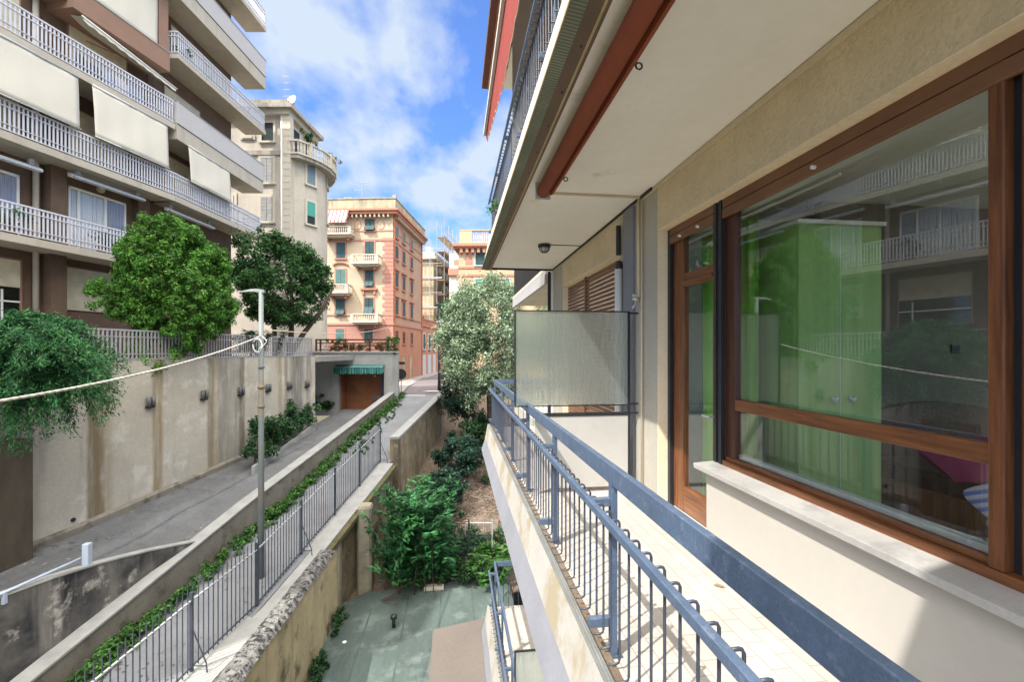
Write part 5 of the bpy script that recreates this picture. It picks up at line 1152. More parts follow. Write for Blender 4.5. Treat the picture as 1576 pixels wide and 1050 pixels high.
def baluster_balcony(pa, pb, ytop, ybot):
    u0, u1, za, zb = pu(pa), pu(pb), pz(ybot), pz(ytop); d = .95
    s_ = MB(FP.M); s_.box(u0, u1, -d, -.001, za, za+.14); s_.box(u0+.15, u1-.15, -d+.2, -.001, za-.16, za); s_ = ob('balcony', s_, m_towerc, pk)
    r = MB(FP.M); r.box(u0, u1, -d, -d+.12, zb-.09, zb); r.box(u0, u0+.12, -d, -.001, zb-.09, zb); r.box(u1-.12, u1, -d, -.001, zb-.09, zb)
    for x in (u0, u1-.2): r.box(x, x+.2, -d, -d+.16, za+.14, zb-.09)
    ob('rail', r, m_towerc, s_)
    k = MB(FP.M); n = int((u1-u0-.4)/.17)
    for i in range(n):
        x = u0+.28+(u1-u0-.56)*i/(n-1); k.lathe((x, -d+.06, za+.14), [(.045,0),(.03,.05),(.05,(zb-za)*.4),(.025,(zb-za)*.65),(.045,zb-za-.23)], 6)
    for i in range(4): k.lathe((u1-.06, -d+.28+i*.18, za+.14), [(.045,0),(.03,.05),(.05,(zb-za)*.4),(.025,(zb-za)*.65),(.045,zb-za-.23)], 6)
    ob('balusters', k, m_towerc, s_)
    c = MB(FP.M)
    for x in (u0+.35, u1-.5): c.box(x, x+.15, -.55, -.001, za-.42, za-.16)
    ob('corbel', c, m_tcorn, s_)
baluster_balcony(500, 546, 351.5, 364); baluster_balcony(546, 587, 394.5, 409); baluster_balcony(506, 542, 439, 453); baluster_balcony(546, 587, 484, 497.5)
for px, py in ((525, 407), (568.5, 446)):        # pediments
    u = pu(px); z = pz(py); b = MB(FP.M)
    for a in range(8) if px < 540 else ():
        t0 = math.pi*(a/8); t1 = math.pi*((a+1)/8); b.beam((u-math.cos(t0)*.68, -.08, z-.1+.26*math.sin(t0)), (u-math.cos(t1)*.68, -.08, z-.1+.26*math.sin(t1)), .16, .09)
    if px > 540: b.box(u-.75, u+.75, -.28, -.001, z-.05, z+.1); b.box(u-.6, u-.42, -.2, -.001, z-.45, z-.05); b.box(u+.42, u+.6, -.2, -.001, z-.45, z-.05)
    ob('pediment', b, m_tcorn, pk)
# right side windows towards the street
for r_, (ya, yb) in enumerate(((345, 362), (376, 396), (418, 440), (460, 483), (509, 528))):
    za, zb = pz(yb), pz(ya)
    for pc in (610, 621, 633):
        ly = FP.on(pc, 500, lx=0).y; window(FP, 'r', ly-.45, ly+.45, za, min(zb, zc-.35), pk, m_teal2 if r_ else m_teal, m_tcorn, .13, 'shut')
    if r_ in (2, 3):
        c = MB(FP.M)
        for pc in (610, 621, 633): ly = FP.on(pc, 500, lx=0).y; c.box(.001, .2, ly-.75, ly+.75, zb+.2, zb+.32)
        ob('pediment', c, m_tcorn, pk)
for pa, pb in ((618, 623), (630, 634)):
    ya, yb = FP.on(pa, 580, lx=.05).y, FP.on(pb, 580, lx=.05).y; m = MB(FP.M); m.box(.051, .07, ya, yb, -2.9, -.55); w_ = ob('door', m, m_pcorn, pk); m = MB(FP.M); m.box(.051, .10, ya-.12, ya, -2.9, -.45); m.box(.051, .10, yb, yb+.12, -2.9, -.45); m.box(.051, .1, ya, yb, -.55, -.43); ob('frame', m, m_tcorn, w_)
# striped awning on its top balcony
t = T('striped_awning', 'red and white striped awning over the top balcony of the pink house', 'awning', tuple(FP.w(pu(522), -.8, pz(346))))
m = MB(FP.M); n = 26; secs = []
for i in range(n+1):
    u = pu(504)+(pu(541)-pu(504))*i/n; secs.append([(u, -.61, pz(326.5)), (u, -.85, pz(336)), (u, -1.15, pz(344)), (u, -1.17+.03*math.sin(i*2), pz(347.5)+.02*math.sin(i*1.7))])
m.loft(secs, close=False, cap=False); o = ob('canvas', m, m_stripe, t); md = o.modifiers.new('t', 'SOLIDIFY'); md.thickness = .015
m = MB(FP.M); m.tube([(pu(504), -1.0, pz(345.3)), (pu(541), -1.0, pz(345.3))], .03, 6); ob('front_bar', m, m_white, t)
t = T('television_aerial', 'tall thin television aerial on the roof of the pink house', 'aerial', tuple(FP.w(pu(544), 2, pz(308))))
m = MB(FP.M); u = pu(544); zz = pz(308); m.tube([(u, 2, zz-.3), (u, 2, pz(266))], .03, 6); ob('mast', m, m_greyrail, t)
m = MB(FP.M); zt_ = pz(268); m.tube([(u-.35, 2, zt_), (u+.5, 2, zt_+.05)], .018, 5)
for i in range(5): m.tube([(u-.3+i*.18, 1.75, zt_+i*.01), (u-.3+i*.18, 2.25, zt_+i*.01)], .012, 4)
m.tube([(u-.75, 2, pz(279)), (u+.1, 2, pz(281))], .018, 5)
for i in range(4): m.tube([(u-.65+i*.2, 2, pz(279)-.25), (u-.65+i*.2, 2, pz(279)+.25)], .012, 4)
ob('elements', m, m_greyrail, t)
# ---- orange wing behind it with a roof terrace
ow_ = T('orange_wing', 'low orange house with a balustraded roof terrace next to the pink house', 'building', tuple(FP.w(-3, 15, -3)))
zt_ = 2.75
FW = Frame(*FP.w(-.12, 0).xy, FP.deg); FW.M = FW.M @ Matrix.Scale(PS, 4)
m = MB(FP.M); m.box(-6, -.12, 10.25, 26, -3.2, zt_); ob('wall', m, m_oran, ow_)
m = MB(FP.M); m.box(-.2, -.02, 10.25, 26, zt_, zt_+.14); m.box(-.2, -.02, 10.25, 26, zt_+.8, zt_+.92)
for i in range(42): m.box(-.17, -.05, 10.4+i*.37, 10.55+i*.37, zt_+.14, zt_+.8)
ob('balustrade', m, m_tcorn, ow_)
for i in range(3): m = MB(FP.M); ya = 10.9+i*2.6; m.box(-.119, -.07, ya, ya+1.5, -2.9, -.45); ob('garage_door', m, m_panel, ow_)
for i in range(3): ly = 11.6+i*2.6; window(FW, 'r', ly-.5, ly+.5, .2, 1.9, ow_, m_teal2, m_towerc, .12, 'shut')
rgp = np.random.default_rng(31); c = FP.w(-.6, 12.2, zt_); pl = T('terrace_plant', 'green plant on the roof terrace of the orange house', 'plant', tuple(c)); ob('leaves', foliage(rgp, [(c.x+rgp.normal()*.3, c.y+rgp.normal()*.5, c.z+.5+rgp.random()*.9, .3) for _ in range(12)], 50, .18, .5)+(None,), l_mid, pl); m = MB(); m.tube([c, c+Vector((0,0,.9))], .04, 6); ob('stem', m, m_trunk, pl)
# ---- yellow house in scaffolding
FS = BigFrame(*RD((667-U0)/F*86, 86, 0).xy, 12.5); FS.k = 1.39; FS.M = FS.M @ Matrix.Scale(FS.k, 4)
yh = T('yellow_house', 'yellow house wrapped in scaffolding behind the pink corner house', 'building', tuple(FS.w(-3, 5, -3)))
zr = FS.on(650, 394, ly=0).z
m = MB(FS.M); m.box(-4.2, 0, 0, 24, -3, zr-.5); ob('wall', m, m_yelb, yh)
m = MB(FS.M); m.box(-4.4, .5, -.5, 24.4, zr-.5, zr-.15); m.box(-4.2, .2, -.2, 24, zr-.15, zr+.5); ob('cornice', m, m_towerc, yh)
m = MB(FS.M); m.box(-1.6, -.9, 2, 3, zr+.5, zr+1.7); m.box(-3.6, -2.6, 3, 4, zr+.5, zr+1.2); ob('chimney', m, m_white, yh)
for r_ in range(5):
    z = zr-2.9-r_*3.05
    for u in (-3.6,): window(FS, 'f', u, u+1.0, z, z+1.8, yh, m_teal2, m_towerc, .12, 'shut')
    for k_ in range(5): window(FS, 'r', 1.5+k_*4, 2.6+k_*4, z, z+1.8, yh, m_teal2, m_towerc, .12, 'shut')
sc_ = T('scaffolding', 'grey tube scaffolding with plank decks climbing above the roof', 'scaffolding', tuple(FS.w(1, 5, -3)))
m = MB(FS.M); zz = zr+4.8
for i in range(9):
    y = .0+i*2.6; zt2 = zr+(4.9 if i < 4 else 2.5)
    for x in (.5, 1.5): m.tube([(x, y, -3), (x, y, zt2)], .045, 5)
for x in (-4.3, -2.2, -.2): m.tube([(x, -1.2, -3), (x, -1.2, zr+2.0)], .045, 5); m.tube([(x, -.5, -3), (x, -.5, zr+1.9)], .045, 5)
for k_ in range(11):
    z = -2+k_*1.95
    if z < zr+1.8: m.tube([(-4.4, -1.2, z), (1.5, -1.2, z)], .04, 5)
    if z < zr+4.5: m.tube([(1.5, -.1, z), (1.5, 21 if z < zr+2 else 8, z)], .04, 5); m.tube([(1.5, -.1, z+.9), (1.5, 21 if z < zr+2 else 8, z+.9)], .03, 5)
for k_ in range(4): m.tube([(1.5, k_*5.2, -2+k_), (1.5, k_*5.2+5.2, 4+k_)], .04, 5)
ob('tubes', m, m_scaf, sc_)
for k_ in range(10):
    z = -.2+k_*1.95; yl = 21 if z < zr+1.5 else 8
    if z > zr+4: break
    m = MB(FS.M); m.box(.5, 1.5, -.2, yl, z, z+.07); m.box(1.48, 1.52, -.2, yl, z+.07, z+.3); ob('deck', m, m_plank, sc_)
    if z < zr+.5 and k_ % 2: m = MB(FS.M); m.box(-4.4, .4, -1.2, -.5, z, z+.07); m.box(-4.4, 1.5, -1.22, -1.19, z+.07, z+.3); ob('deck', m, m_scaf, sc_)
# ---- apricot house on the right of the street
FO = Frame(*RD((706-U0)/F*44, 44, 0).xy, 8)
ah = T('apricot_house', 'apricot house with a bracketed cornice and roof balustrade behind the silver tree', 'building', tuple(FO.w(4, 3, -3)))
def ou(px): return FO.on(px, 400, ly=0).x
def oz(py): return FO.on(725, py, ly=0).z
zc2 = oz(383)
m = MB(FO.M); m.box(0, 12, 0, 10, -3.5, zc2); ob('wall', m, m_orac, ah)
m = MB(FO.M); m.box(-.55, 12, -.55, 10, zc2+.16, zc2+.42); m.box(-.4, 12, -.4, 10, zc2, zc2+.16); ob('cornice', m, m_tcorn, ah)
m = MB(FO.M)
for i in range(16): m.box(.15+i*.55, .42+i*.55, -.36, -.01, zc2-.42, zc2-.02)
ob('bracket', m, m_tcorn, ah, kind='stuff')
m = MB(FO.M); zb = oz(355.5); m.box(.1, 1.3, -.1, .15, zc2+.42, zb); m.box(.1, 12, -.12, .17, zb, zb+.1); m.box(1.3, 12, -.1, .15, zc2+.42, zc2+.62); ob('parapet', m, m_orac, ah)
m = MB(FO.M)
for i in range(34): m.lathe((1.45+i*.21, .02, zc2+.62), [(.07,0),(.04,.1),(.075,.4),(.04,.75),(.07,zb-zc2-.62)], 6)
ob('balusters', m, m_panel, ah)
m = MB(FO.M)
for py in (412, 424): m.box(-.06, 12, -.06, 10, oz(py)-.1, oz(py)+.1)
ob('string_course', m, m_tcorn, ah)
for ya, yb, pan in ((386, 408, m_teal2), (430, 450, m_tealb), (474, 496, m_teal2)):
    for pa, pb in ((732, 746), (771, 784)): window(FO, 'f', ou(pa), ou(pb), oz(yb), oz(ya), ah, pan, m_panel, .12, 'pane')
m = MB(FO.M); m.box(ou(716.5), ou(727), -.03, -.001, oz(407), oz(385)); ob('wall_moulding', m, m_pink, ah)
# slender far houses
FZ = Frame(*RD((694-U0)/F*85, 85, 0).xy, 12)
fh = T('far_house', 'narrow cream house far down the street with an orange shuttered window', 'building', tuple(FZ.w(1, 2, -3)))
m = MB(FZ.M); m.box(-.3, 3.5, 0, 8, -3, FZ.on(700, 390, ly=0).z); ob('wall', m, m_towerc, fh)
m = MB(FZ.M); m.box(.6, 1.5, -.04, -.001, FZ.on(700, 408, ly=0).z, FZ.on(700, 400, ly=0).z); ob('shutter', m, m_tcorn, fh); m = MB(FZ.M); m.box(-.4, 3.6, -.5, -.001, FZ.on(700, 424, ly=0).z, FZ.on(700, 414, ly=0).z); ob('balcony', m, m_tcorn, fh)
m = MB(FZ.M); 
for i in range(5): m.tube([(.1+i*.7, .1, FZ.on(700, 390, ly=0).z), (.1+i*.7, .1, FZ.on(700, 380, ly=0).z)], .04, 5)
m.tube([(.1, .1, FZ.on(700, 381, ly=0).z), (3.3, .1, FZ.on(700, 381, ly=0).z)], .04, 5); ob('roof_rail', m, m_greyrail, fh)
FY = Frame(*RD(-14.5, 100, 0).xy, 8); m = MB(FY.M); m.box(-12, 3.8, 0, 10, -3, 14); yh2 = T('far_house', 'dim ochre house closing the far end of the street', 'building', tuple(FY.w(-4, 3, -3))); ob('wall', m, m_orac, yh2)
m = MB(FY.M)
for i in range(4):
    for j in range(4): m.box(-10+i*3.3, -8.8+i*3.3, -.05, -.001, -1+j*3.6, 1+j*3.6)
ob('shutters', m, m_teal2, yh2)

# ---- beige tower house with the rounded corner
DT = 29.; FT = Frame(*RD(-15.95*DT/33, DT, 0).xy, 7.17)
tw = T('beige_round_house', 'beige house with a rounded corner bay and curved balustrade', 'building', tuple(FT.w(-4, 2, -.3)))
def tu(px): return (px-U0)/F*DT+15.95*DT/33
def tz(py): return (V0-py)/F*DT
ZTT = tz(178)
curve = [(x*DT/33, y*DT/33) for x, y in ((0, .25), (.55, .95), (.95, 1.75), (1.12, 2.6), (1.08, 3.5), (.8, 4.3), (.2, 5.2), (-.6, 6.0))]
b = MB(FT.M); b.prism([(-9, 0), (-.55, 0), (-.55, .25)]+curve+[(-9, 6)], -.5, tz(238)); b.prism([(-9, .02), (-.55, .02), (-.35, .3), (-.25, 3.6), (-9, 4.2)], tz(238), ZTT); ob('wall', b, m_tower, tw)
def ring(name, off, z0, z1, mat, y0=0):
    m = MB(FT.M); pts = []
    for i, (x, y) in enumerate(curve):
        a, c = curve[max(i-1, 0)], curve[min(i+1, len(curve)-1)]; t_ = Vector((c[0]-a[0], c[1]-a[1])).normalized(); pts.append((x+t_.y*off, y-t_.x*off))
    m.prism([(-9, -off+y0), (-.2, -off+y0)]+pts+[(-9, 6)], z0, z1); return ob(name, m, mat, tw)
for off, za, zb_, mt, nm in ((.28, ZTT, ZTT+.3, m_towerc, 'cornice'), (.55, ZTT+.3, ZTT+.55, m_toweru, 'eave'), (.15, ZTT+.55, ZTT+.95, m_toweru, 'parapet')):
    m = MB(FT.M); m.prism([(-9, -off), (-.35+off, -off), (-.25+off, 3.6+off), (-9, 4.6+off)], za, zb_); ob(nm, m, mt, tw)
ring('string_course', .10, tz(239), tz(239)+.28, m_toweru)
m = MB(FT.M); m.box(-.55, -.05, -.16, .3, -.5, ZTT); ob('quoins', m, m_towerc, tw)
m = MB(FT.M)
for i in range(42): m.box(-.5, -.06, -.175, -.161, .2+i*.42, .22+i*.42)
ob('quoin_joints', m, m_tower, tw); m = MB(FT.M); m.tube([(-.62, -.12, 0), (-.62, -.12, ZTT)], .06, 8); ob('downpipe', m, m_white, tw, smooth=True)
# curved balcony
bal = MB(FT.M); zb = tz(241); pts = []; 
for i in range(len(curve)):
    a, c = curve[max(i-1,0)], curve[min(i+1,len(curve)-1)]; t_ = Vector((c[0]-a[0], c[1]-a[1])).normalized(); pts.append((curve[i][0]+t_.y*.55, curve[i][1]-t_.x*.55))
bal.prism([(-.5, -.15)]+pts+[(-.6, 5.5), (-.5, 1)], zb-.1, zb+.12); bs = ob('balcony', bal, m_toweru, tw)
m = MB(FT.M); P3 = [Vector((x, y, zb+1.0)) for x, y in [(-.35, -.1)]+pts]
for p, q in zip(P3, P3[1:]): m.beam(p, q, .16, .12); m.beam(p+Vector((0,0,-.82)), q+Vector((0,0,-.82)), .16, .1)
for p, q in zip(P3, P3[1:]):
    n = max(2, int((q-p).length/.2))
    for i in range(n): r_ = p.lerp(q, i/n); m.lathe((r_.x, r_.y, zb+.16), [(.05,0),(.03,.1),(.06,.3),(.03,.6),(.05,.76)], 6)
for p in P3[::2]: m.box(p.x-.1, p.x+.1, p.y-.1, p.y+.1, zb+.12, zb+1.08)
ob('balustrade', m, m_towerc, bs)
for pa, pb, ya, yb in ((399, 423, 243, 281), (399, 423, 304, 341), (357, 364, 301, 341), (357, 364, 243, 281), (399, 423, 366, 402)):
    window(FT, 'f', tu(pa)+.12, tu(pb)-.12, tz(yb), tz(ya), tw, m_gshut, m_towerc, .16, 'shut')
window(FT, 'f', tu(403), tu(421), tz(217), tz(189), tw, m_dglass, m_towerc, .14, 'pane')
m = MB(FT.M); m.box(tu(370), tu(393), -.06, -.001, tz(215), tz(207)); m.box(tu(374), tu(389), -.12, -.06, tz(213.5), tz(208.5)); ob('relief_panel', m, m_towerc, tw)
def seg_frame(i):
    a, c = Vector(curve[i]), Vector(curve[i+1]); A_ = FT.w(a.x, a.y); C_ = FT.w(c.x, c.y); d = C_-A_
    return Frame(A_.x, A_.y, math.degrees(math.atan2(d.x, d.y))), d.length
for i, wlist in ((1, ((284, 252, 'pane'), (345, 311, 'blind'))), (4, ((290, 264, 'pane'), (345, 311, 'pane')))):
    fr_, L_ = seg_frame(i)
    for yb, ya, kd in wlist:
        D_ = (34.3 if i == 1 else 37)*DT/33; z0_, z1_ = (V0-yb)/F*D_, (V0-ya)/F*D_
        window(fr_, 'r', L_*.1, L_*.9, z0_, z1_, tw, m_dark if kd == 'blind' else m_bluegl, m_towerc, .14, kd)
A_ = FT.w(-.35, .3); FQ = Frame(A_.x, A_.y, 7.17+1.74)
for ya in (.5, 2.1): window(FQ, 'r', ya, ya+.8, zb+.3, zb+2.2, tw, m_dark, m_towerc, .12, 'pane')
ds = T('satellite_dish', 'white satellite dish on the roof edge of the beige round house', 'satellite dish', tuple(FT.w(tu(446), .5, ZTT+1.1)))
c = FT.w(tu(446), .5, tz(151)); m = MB(); dr = (RD(-.35, -1)+Vector((0,0,.35))).normalized(); a_ = dr.orthogonal().normalized(); b_ = dr.cross(a_)
m.loft([[c+dr*(.22*r*r)+(a_*math.cos(t)+b_*math.sin(t))*(.38*r) for t in [j*6.2832/18 for j in range(18)]] for r in (.05,.4,.7,.9,1,.97)]); ob('dish', m, m_dish, ds, smooth=True)
m = MB(); m.tube([c, c+Vector((0,0,-1.0))], .04, 6); m.tube([c+b_*.35, c+dr*.5], .015, 5); ob('mount', m, m_greyrail, ds)
rg = np.random.default_rng(41)
for i, (ix, mt, lb) in enumerate(((1, l_mid, 'leafy plant on the curved balcony of the beige house, left one'), (4, l_flo, 'flowering plant on the curved balcony of the beige house, right one'))):
    x, y = pts[ix]; c = FT.w(x-.2, y, zb+.9); pl = T('balcony_plant', lb, 'plant', tuple(c)); ob('leaves', foliage(rg, [(c.x+rg.normal()*.22, c.y+rg.normal()*.3, c.z+.2+rg.random()*.8*(1 if i == 0 else .4), .2) for _ in range(10)], 50, .13, .5)+(None,), mt, pl); m = MB(); m.tube([c, c+Vector((0,0,.5))], .03, 6); ob('stem', m, m_trunk, pl)

# ================================================================== RIGHT: NEXT HOUSE, TREES, GARDEN
nh = T('next_house', 'cream house beyond the end of our balcony with a thin grey edged terrace', 'building', (4, 12, -9))
m = MB(); m.box(3.3, 9, 9.3, 14.6, -9.2, 9); ob('wall', m, m_low, nh)
m = MB(); m.box(1.93, 3.3, 9.32, 14.6, 1.46, 1.66); s_ = ob('terrace_slab', m, m_edge, nh); m = MB(); m.profile([(1.86, 1.40), (1.86, 1.66), (1.92, 1.66), (1.925, 1.40)], 9.32, 14.62); ob('grey_edge', m, m_panel, s_)
m = MB(); m.profile([(1.855, 1.66), (1.86, 1.74), (1.96, 1.74), (1.96, 1.66)], 9.32, 14.61); ob('coping', m, m_edge, s_)
m = MB(); m.box(1.90, 1.93, 9.32, 14.6, 2.6, 2.64)
for i in range(44): m.box(1.905, 1.925, 9.36+i*.12, 9.385+i*.12, 1.74, 2.6)
for i in range(14): m.box(1.9+i*.1, 1.92+i*.1, 14.55, 14.57, 1.74, 2.6)
ob('railing', m, m_black, s_)
m = MB(); m.box(1.93, 3.3, 9.32, 14.6, -2.1, -1.7); ob('balcony_slab', m, m_low, nh)
def bigtree(name, label, cat, seed, c, rad, n, per, size, mat, base, r=(.3,.55), asp=.4, inner=.4, lump=.28, trunk=.16, out=.5, up=.4, nl=9, keep=None, droop=0):
    rg = np.random.default_rng(seed); cl = crown_clumps(rg, np.array(c), rad, n, r[0], r[1], inner, lump, keep)
    V = foliage(rg, cl, per, size, asp, up=up, out=out, droop=droop); st = limbs(base, tuple(np.array(c)+np.array([0,0,rad[2]*.4])), rg, nl, rad[0]*.6, trunk)
    return plant(name, label, cat, V, mat, st, base)
c = np.array(RD(-1.55, 26.5, .6)); bs_ = RD(-1.2, 27, -6.5)
def kp(p): return True
rg = np.random.default_rng(51)
cl = crown_clumps(rg, c, (2.6, 2.4, 4.0), 420, .35, .65, .55, .2)+crown_clumps(rg, np.array(RD(1.2, 27.5, 1.6)), (2.2, 2.2, 3.2), 120, .35, .6, .5, .25)+crown_clumps(rg, np.array(RD(-2.6, 25.8, 1.2)), (1.5, 1.3, 1.7), 110, .3, .5, .5, .25)
V = foliage(rg, cl, 110, .15, .42, up=.3, out=.7)
st = limbs(tuple(bs_), tuple(c+np.array([0,0,2.0])), rg, 14, 1.9, .22)
plant('silver_leaved_tree', 'large silvery green tree hiding the far end of the balconies', 'tree', V, l_sil, st, tuple(bs_))
bigtree('dark_street_tree', 'dark green tree behind the lamp post at the street edge', 'tree', 52, RD(-4.3, 36.5, 1.4), (1.6, 2.0, 3.4), 110, 110, .2, l_dark, tuple(RD(-4.2, 36.8, -4.5)), lump=.3)
bigtree('pale_tree', 'lighter green tree between the dark street tree and the apricot house', 'tree', 53, RD(-4.6, 40.5, 3.6), (1.3, 1.5, 1.6), 50, 90, .2, l_sil, tuple(RD(-4.4, 40.6, -3)), r=(.3,.5))
bigtree('hanging_tree', 'blue green tree leaning over the stone parapet below the silver tree', 'tree', 54, RD(-3.3, 28.5, -2.7), (1.35, 1.6, 1.6), 90, 90, .17, l_deep, tuple(RD(-2.6, 28.8, -6)), inner=.5, up=.5)
bigtree('garden_shrub', 'blue green shrub midway along the foot of the stone wall', 'shrub', 55, RD(-2.75, 23.8, -5.5), (1.15, 1.5, 1.15), 80, 90, .17, l_deep, tuple(RD(-2.8, 23.9, -7.3)), r=(.22,.4), trunk=.06, up=.5)
bigtree('garden_shrub', 'blue green shrub nearest the broad leaved plant at the stone wall', 'shrub', 56, RD(-3.15, 20.9, -6.45), (.95, .95, 1.05), 70, 90, .17, l_deep, tuple(RD(-3.1, 21, -8.3)), r=(.2,.36), trunk=.06, up=.5)
bigtree('garden_shrub', 'mid green shrub under the silver tree at the top of the litter strip', 'shrub', 57, RD(-1.6, 27.0, -4.9), (1.3, 1.2, 1.2), 80, 80, .17, l_mid, tuple(RD(-1.6, 27.0, -6.4)), r=(.22,.4), trunk=.06, up=.5)
def fronds(name, label, seed, base, n, hmin, hmax, spread, mat, size, stem_r=.015):
    """many arching stems with paired leaflets"""
    rg = np.random.default_rng(seed); P = []; D_ = []; st = MB(); b0 = Vector(base)
    for i in range(n):
        a = rg.random()*6.283; h = hmin+(hmax-hmin)*rg.random(); s_ = spread*rg.random()**.5
        o_ = b0+Vector((rg.normal()*.45, rg.normal()*.45, 0)); k = 9; prev = None; pl = []
        for j in range(k):
            u = j/(k-1); p = o_+Vector((math.cos(a)*s_*u**1.4, math.sin(a)*s_*u**1.4, h*(u-.30*u**3))); pl.append(p)
        if i % 4 == 0: st.tube(pl, [stem_r*(1-.7*j/(k-1)) for j in range(k)], 5)
        for j in range(2, k):
            for q in range(9):
                u = rg.random(); p = pl[j-1].lerp(pl[j], u); dr = (pl[j]-pl[j-1]).normalized(); sd = Vector((-math.sin(a), math.cos(a), 0))*(1 if rg.random() < .5 else -1)
                v = (sd*.9+dr*.45+Vector((rg.normal()*.25, rg.normal()*.25, -.15+rg.normal()*.25))).normalized(); P.append(p+v*size*.55); D_.append(v)
    P = np.array([tuple(p) for p in P]); D_ = np.array([tuple(d) for d in D_]); m_ = len(P)
    nr = rnd_dir(rg, m_)*.45; nr[:,2] += .9; nr /= np.linalg.norm(nr, axis=1)[:,None]; L_ = size*(.7+.6*rg.random(m_))
    return plant(name, label, 'shrub', leaf_mesh(P, nr, D_, L_, L_*.30)+(None,), mat, st, tuple(base), stem_name='stems', crown='leaves')
fronds('broad_leaved_shrub', 'big spreading shrub with long leaves at the corner of the green terrace', 61, RD(-3.5, 16.9, -8.6), 240, 1.6, 5.3, 1.15, l_big, .27)
fronds('bright_shrub', 'smaller bright green bush beside the big long leaved shrub', 62, RD(-3.9, 18.6, -8.3), 60, 1.4, 3.6, .8, l_mid, .2)
def groundplants():
    rg = np.random.default_rng(63); cl = []
    for i in range(200):
        R = -3.4+3.0*rg.random(); D = 16.4+3.0*rg.random()**1.3; p = RD(R, D); z = max(-8.6, soilz(p.y))
        if p.y < 16.7 and rg.random() < .6: continue
        cl.append((p.x, p.y, z+.1+rg.random()*.55, .2))
    for i in range(90):
        p = RD(-2.6+2.9*rg.random(), 17+9*rg.random()); z = soilz(p.y)
        if rg.random() < .3: cl.append((p.x, p.y, z+.1+rg.random()*.2, .16))
    ob('undergrowth', foliage(rg, cl, 70, .11, .5, up=.6)+(None,), l_mid, kind='stuff', label='low weeds and undergrowth at the edge of the green terrace', cat='undergrowth')
    C = []; 
    for i in range(9000):
        p = RD(-3.2+3.6*rg.random(), 17.4+13*rg.random()); C.append((p.x, p.y, soilz(p.y)+.02+rg.random()*.08))
    C = np.array(C); nr = rnd_dir(rg, len(C))*.5; nr[:,2] += 1; nr /= np.linalg.norm(nr, axis=1)[:,None]; L_ = .06+.12*rg.random(len(C))
    ob('leaf_litter', leaf_mesh(C, nr, rnd_dir(rg, len(C)), L_, L_*.35)+(None,), l_lit, kind='stuff', label='dry brown leaves scattered along the garden strip', cat='leaf litter')
    cl = [(-3.74+rg.random()*.3, 9.5+rg.random()*3.6, -8.58+rg.random()*.32, .12) for _ in range(60)]+[(-3.7+rg.random()*.25, 14.2+rg.random()*1.2, -8.58+rg.random()*.28, .11) for _ in range(14)]
    ob('wall_weeds', foliage(rg, cl, 45, .09, .5, up=.5)+(None,), l_mid, kind='stuff', label='weeds along the foot of the ochre wall', cat='weeds')
groundplants()
fronds('yucca', 'pale green spiky plant by the garden gate', 64, RD(-1.07, 17.4, -8.45), 26, .6, 1.3, .6, l_ivy, .3)
rg = np.random.default_rng(65); m = MB(); b0 = Vector(RD(-4.5, 15.6, -8.56))
for i in range(6): m.tube([b0, b0+Vector((.4+.3*rg.random(), rg.normal()*.5, .12)), b0+Vector((.9+.5*rg.random(), rg.normal()*.9, .15+.3*rg.random()))], [.018,.012,.005], 5)
ob('fallen_branch', m, m_trunk, label='bare forked branch lying on the terrace by the wall', cat='branch')
gt = T('garden_fence', 'thin dark wire fence with a gate post crossing the garden', 'fence', tuple(RD(-.9, 18.6, -9)))
g0, g1 = RD(-2.6, 17.8, -8.2), RD(-.78, 17.8, -8.2)
for i, p in enumerate((g0, g0.lerp(g1, .5), g1)): m = MB(); m.box(p.x-.03, p.x+.03, p.y-.03, p.y+.03, p.z-.5, p.z+1.6); ob('post', m, m_fence if i < 2 else m_alu, gt)
m = MB(); m.tube([g0.lerp(g1,.45)+Vector((0,0,1.45)), g1+Vector((0,0,1.45))], .018, 6)
ob('rail', m, m_alu, gt); m = MB()
for i in range(28): p = g0.lerp(g1, (i+.5)/28); m.tube([p+Vector((0,0,-.3)), p+Vector((0,0,1.45))], .006, 4)
for k_ in range(4): m.tube([g0+Vector((0,0,.1+k_*.4)), g1+Vector((0,0,.1+k_*.4))], .005, 4)
ob('wires', m, m_fence, gt, kind='stuff')
# canopy, vent pipe and small things on the green terrace
cn = T('brown_canopy', 'flat brown canvas canopy over the terrace below the lower balcony', 'canopy', (.05, 7, -5.8))
m = MB(); secs = []
for i in range(14):
    y = -2+11.55*i/13; sg = .02*math.sin(i*1.2); secs.append([(.60, y, -5.62), (.1, y, -5.70-sg), (-.43, y, -5.78), (-.435, y, -5.80), (.1, y, -5.72-sg), (.60, y, -5.64)])
m.loft(secs); ob('canvas', m, m_canvas, cn)
m = MB(); m.box(-.45, -.41, -2, 9.56, -6.02, -5.795); m.box(-.41, .6, 9.53, 9.56, -5.98, -5.79); ob('valance', m, m_canvas, cn)
m = MB(); 
for y in (2.0, 5.8, 9.4): m.box(-.41, -.36, y-.03, y+.03, -8.6, -5.82)
ob('posts', m, m_greyrail, cn)
vp = onZ(606, 966, -8.6); t = T('vent_pipe', 'small black capped vent pipe standing on the green terrace', 'vent', tuple(vp))
m = MB(); m.tube([vp, vp+Vector((0,0,.28))], .055, 12); ob('pipe', m, m_black, t, smooth=True); m = MB(); m.lathe(vp+Vector((0,0,.27)), [(.05,-.03),(.10,0),(.10,.09),(.05,.12),(.002,.125)], 14); ob('cap', m, m_black, t, smooth=True)
v2 = onZ(668, 907, -8.6); m = MB(); m.box(v2.x-.35, v2.x+.35, v2.y-.15, v2.y+.12, -8.6, -8.47); ob('stone_slab', m, m_towerc, bevel=.02, label='pale stone slab lying at the edge of the green terrace', cat='stone')
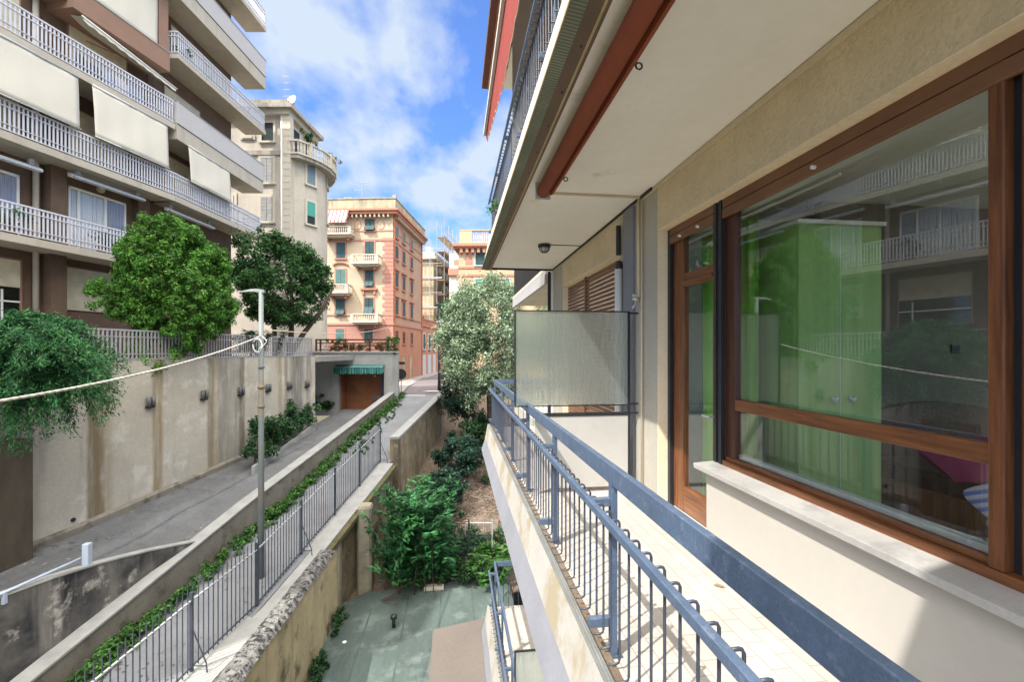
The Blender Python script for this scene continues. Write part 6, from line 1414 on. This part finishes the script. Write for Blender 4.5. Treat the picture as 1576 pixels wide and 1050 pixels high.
m = MB(); p = onZ(530, 990, -8.6); m.loft([[p+Vector((math.cos(a)*r*(1+.2*math.sin(a*3)), math.sin(a)*r, z)) for a in [k_*.7854 for k_ in range(8)]] for r, z in ((.05,0),(.065,.02),(.04,.04),(.01,.045))]); ob('crumpled_paper', m, m_white, label='white crumpled paper at the foot of the ochre wall', cat='litter')
m = MB(); a = onZ(690, 722, -7.2); b_ = a+Vector((.8, -.25, .05)); m.tube([a, a.lerp(b_, .5)+Vector((0,0,.05)), b_], [.02,.018,.01], 6); ob('fallen_stick', m, m_towerc, label='pale stick lying on the dry leaf strip', cat='stick')

fronds('palm', 'small palm standing behind the wall railing left of the street lamp', 71, RD(-11.75, 20.6, -.3), 22, .9, 1.7, .55, l_deep, .28, .03)

# pots on the brown block's balconies, fallen leaves
for i, (Fr, lx, ly, z, sd, lb) in enumerate(((FL, -.45, 3.3, 3.62, 81, 'leafy pot plant behind the railing below the curtained french window'), (FL, -.5, .6, 3.62, 82, 'leafy pot plant behind the railing near the left edge of the photo'), (FRt, -.4, 3.9, 6.72, 83, 'leafy pot plant at the right end of the balcony above the trees'), (FRt, -.35, 1.0, 12.95, 84, 'leafy pot plant on the upper railed balcony'))):
    potted('potted_plant', lb, tuple(Fr.w(lx, ly, z)), .17, .3, sd, l_mid, .13, .42, 'pot plants on the brown block', 420)
def fallen():
    rg = np.random.default_rng(91); C = []
    for i in range(900):
        u = rg.random(); k = min(int(u*5), 4); a = dl2[k+1 if k < 4 else 4].lerp(dl2[min(k+2, 5)] if k < 4 else dl2[5], (u*5) % 1); e = drr[k+1 if k < 4 else 4].lerp(drr[min(k+2, 5)] if k < 4 else drr[5], (u*5) % 1)
        t = rg.random()**2; t = t*.5 if rg.random() < .6 else 1-.12*rg.random(); p = a.lerp(e, t); C.append((p.x, p.y, p.z+.012))
    for i in range(420):
        k = 1+int(rg.random()*5); u = rg.random(); p = path_l[k].lerp(path_l[min(k+1, 6)], u).lerp(path_r[k].lerp(path_r[min(k+1, 6)], u), .15+.8*rg.random()); C.append((p.x, p.y, p.z+.012))
    C = np.array(C); nr = rnd_dir(rg, len(C))*.25; nr[:,2] += 1; nr /= np.linalg.norm(nr, axis=1)[:,None]; L_ = .05+.07*rg.random(len(C))
    ob('fallen_leaves', leaf_mesh(C, nr, rnd_dir(rg, len(C)), L_, L_*.5)+(None,), l_lit, kind='stuff', label='dry leaves scattered over the driveway and the path', cat='fallen leaves')
fallen()
lf = onZ(1107, 903, ZF+.006); b = MB(); b.add([lf+Vector((-.035, .02, .004)), lf+Vector((0, .018, .010)), lf+Vector((.035, -.02, .006)), lf+Vector((0, -.016, .003))], [(0, 3, 2, 1)])
ob('dry_leaf', b, m_tan, label='single small brown leaf lying on the balcony tiles', cat='leaf')
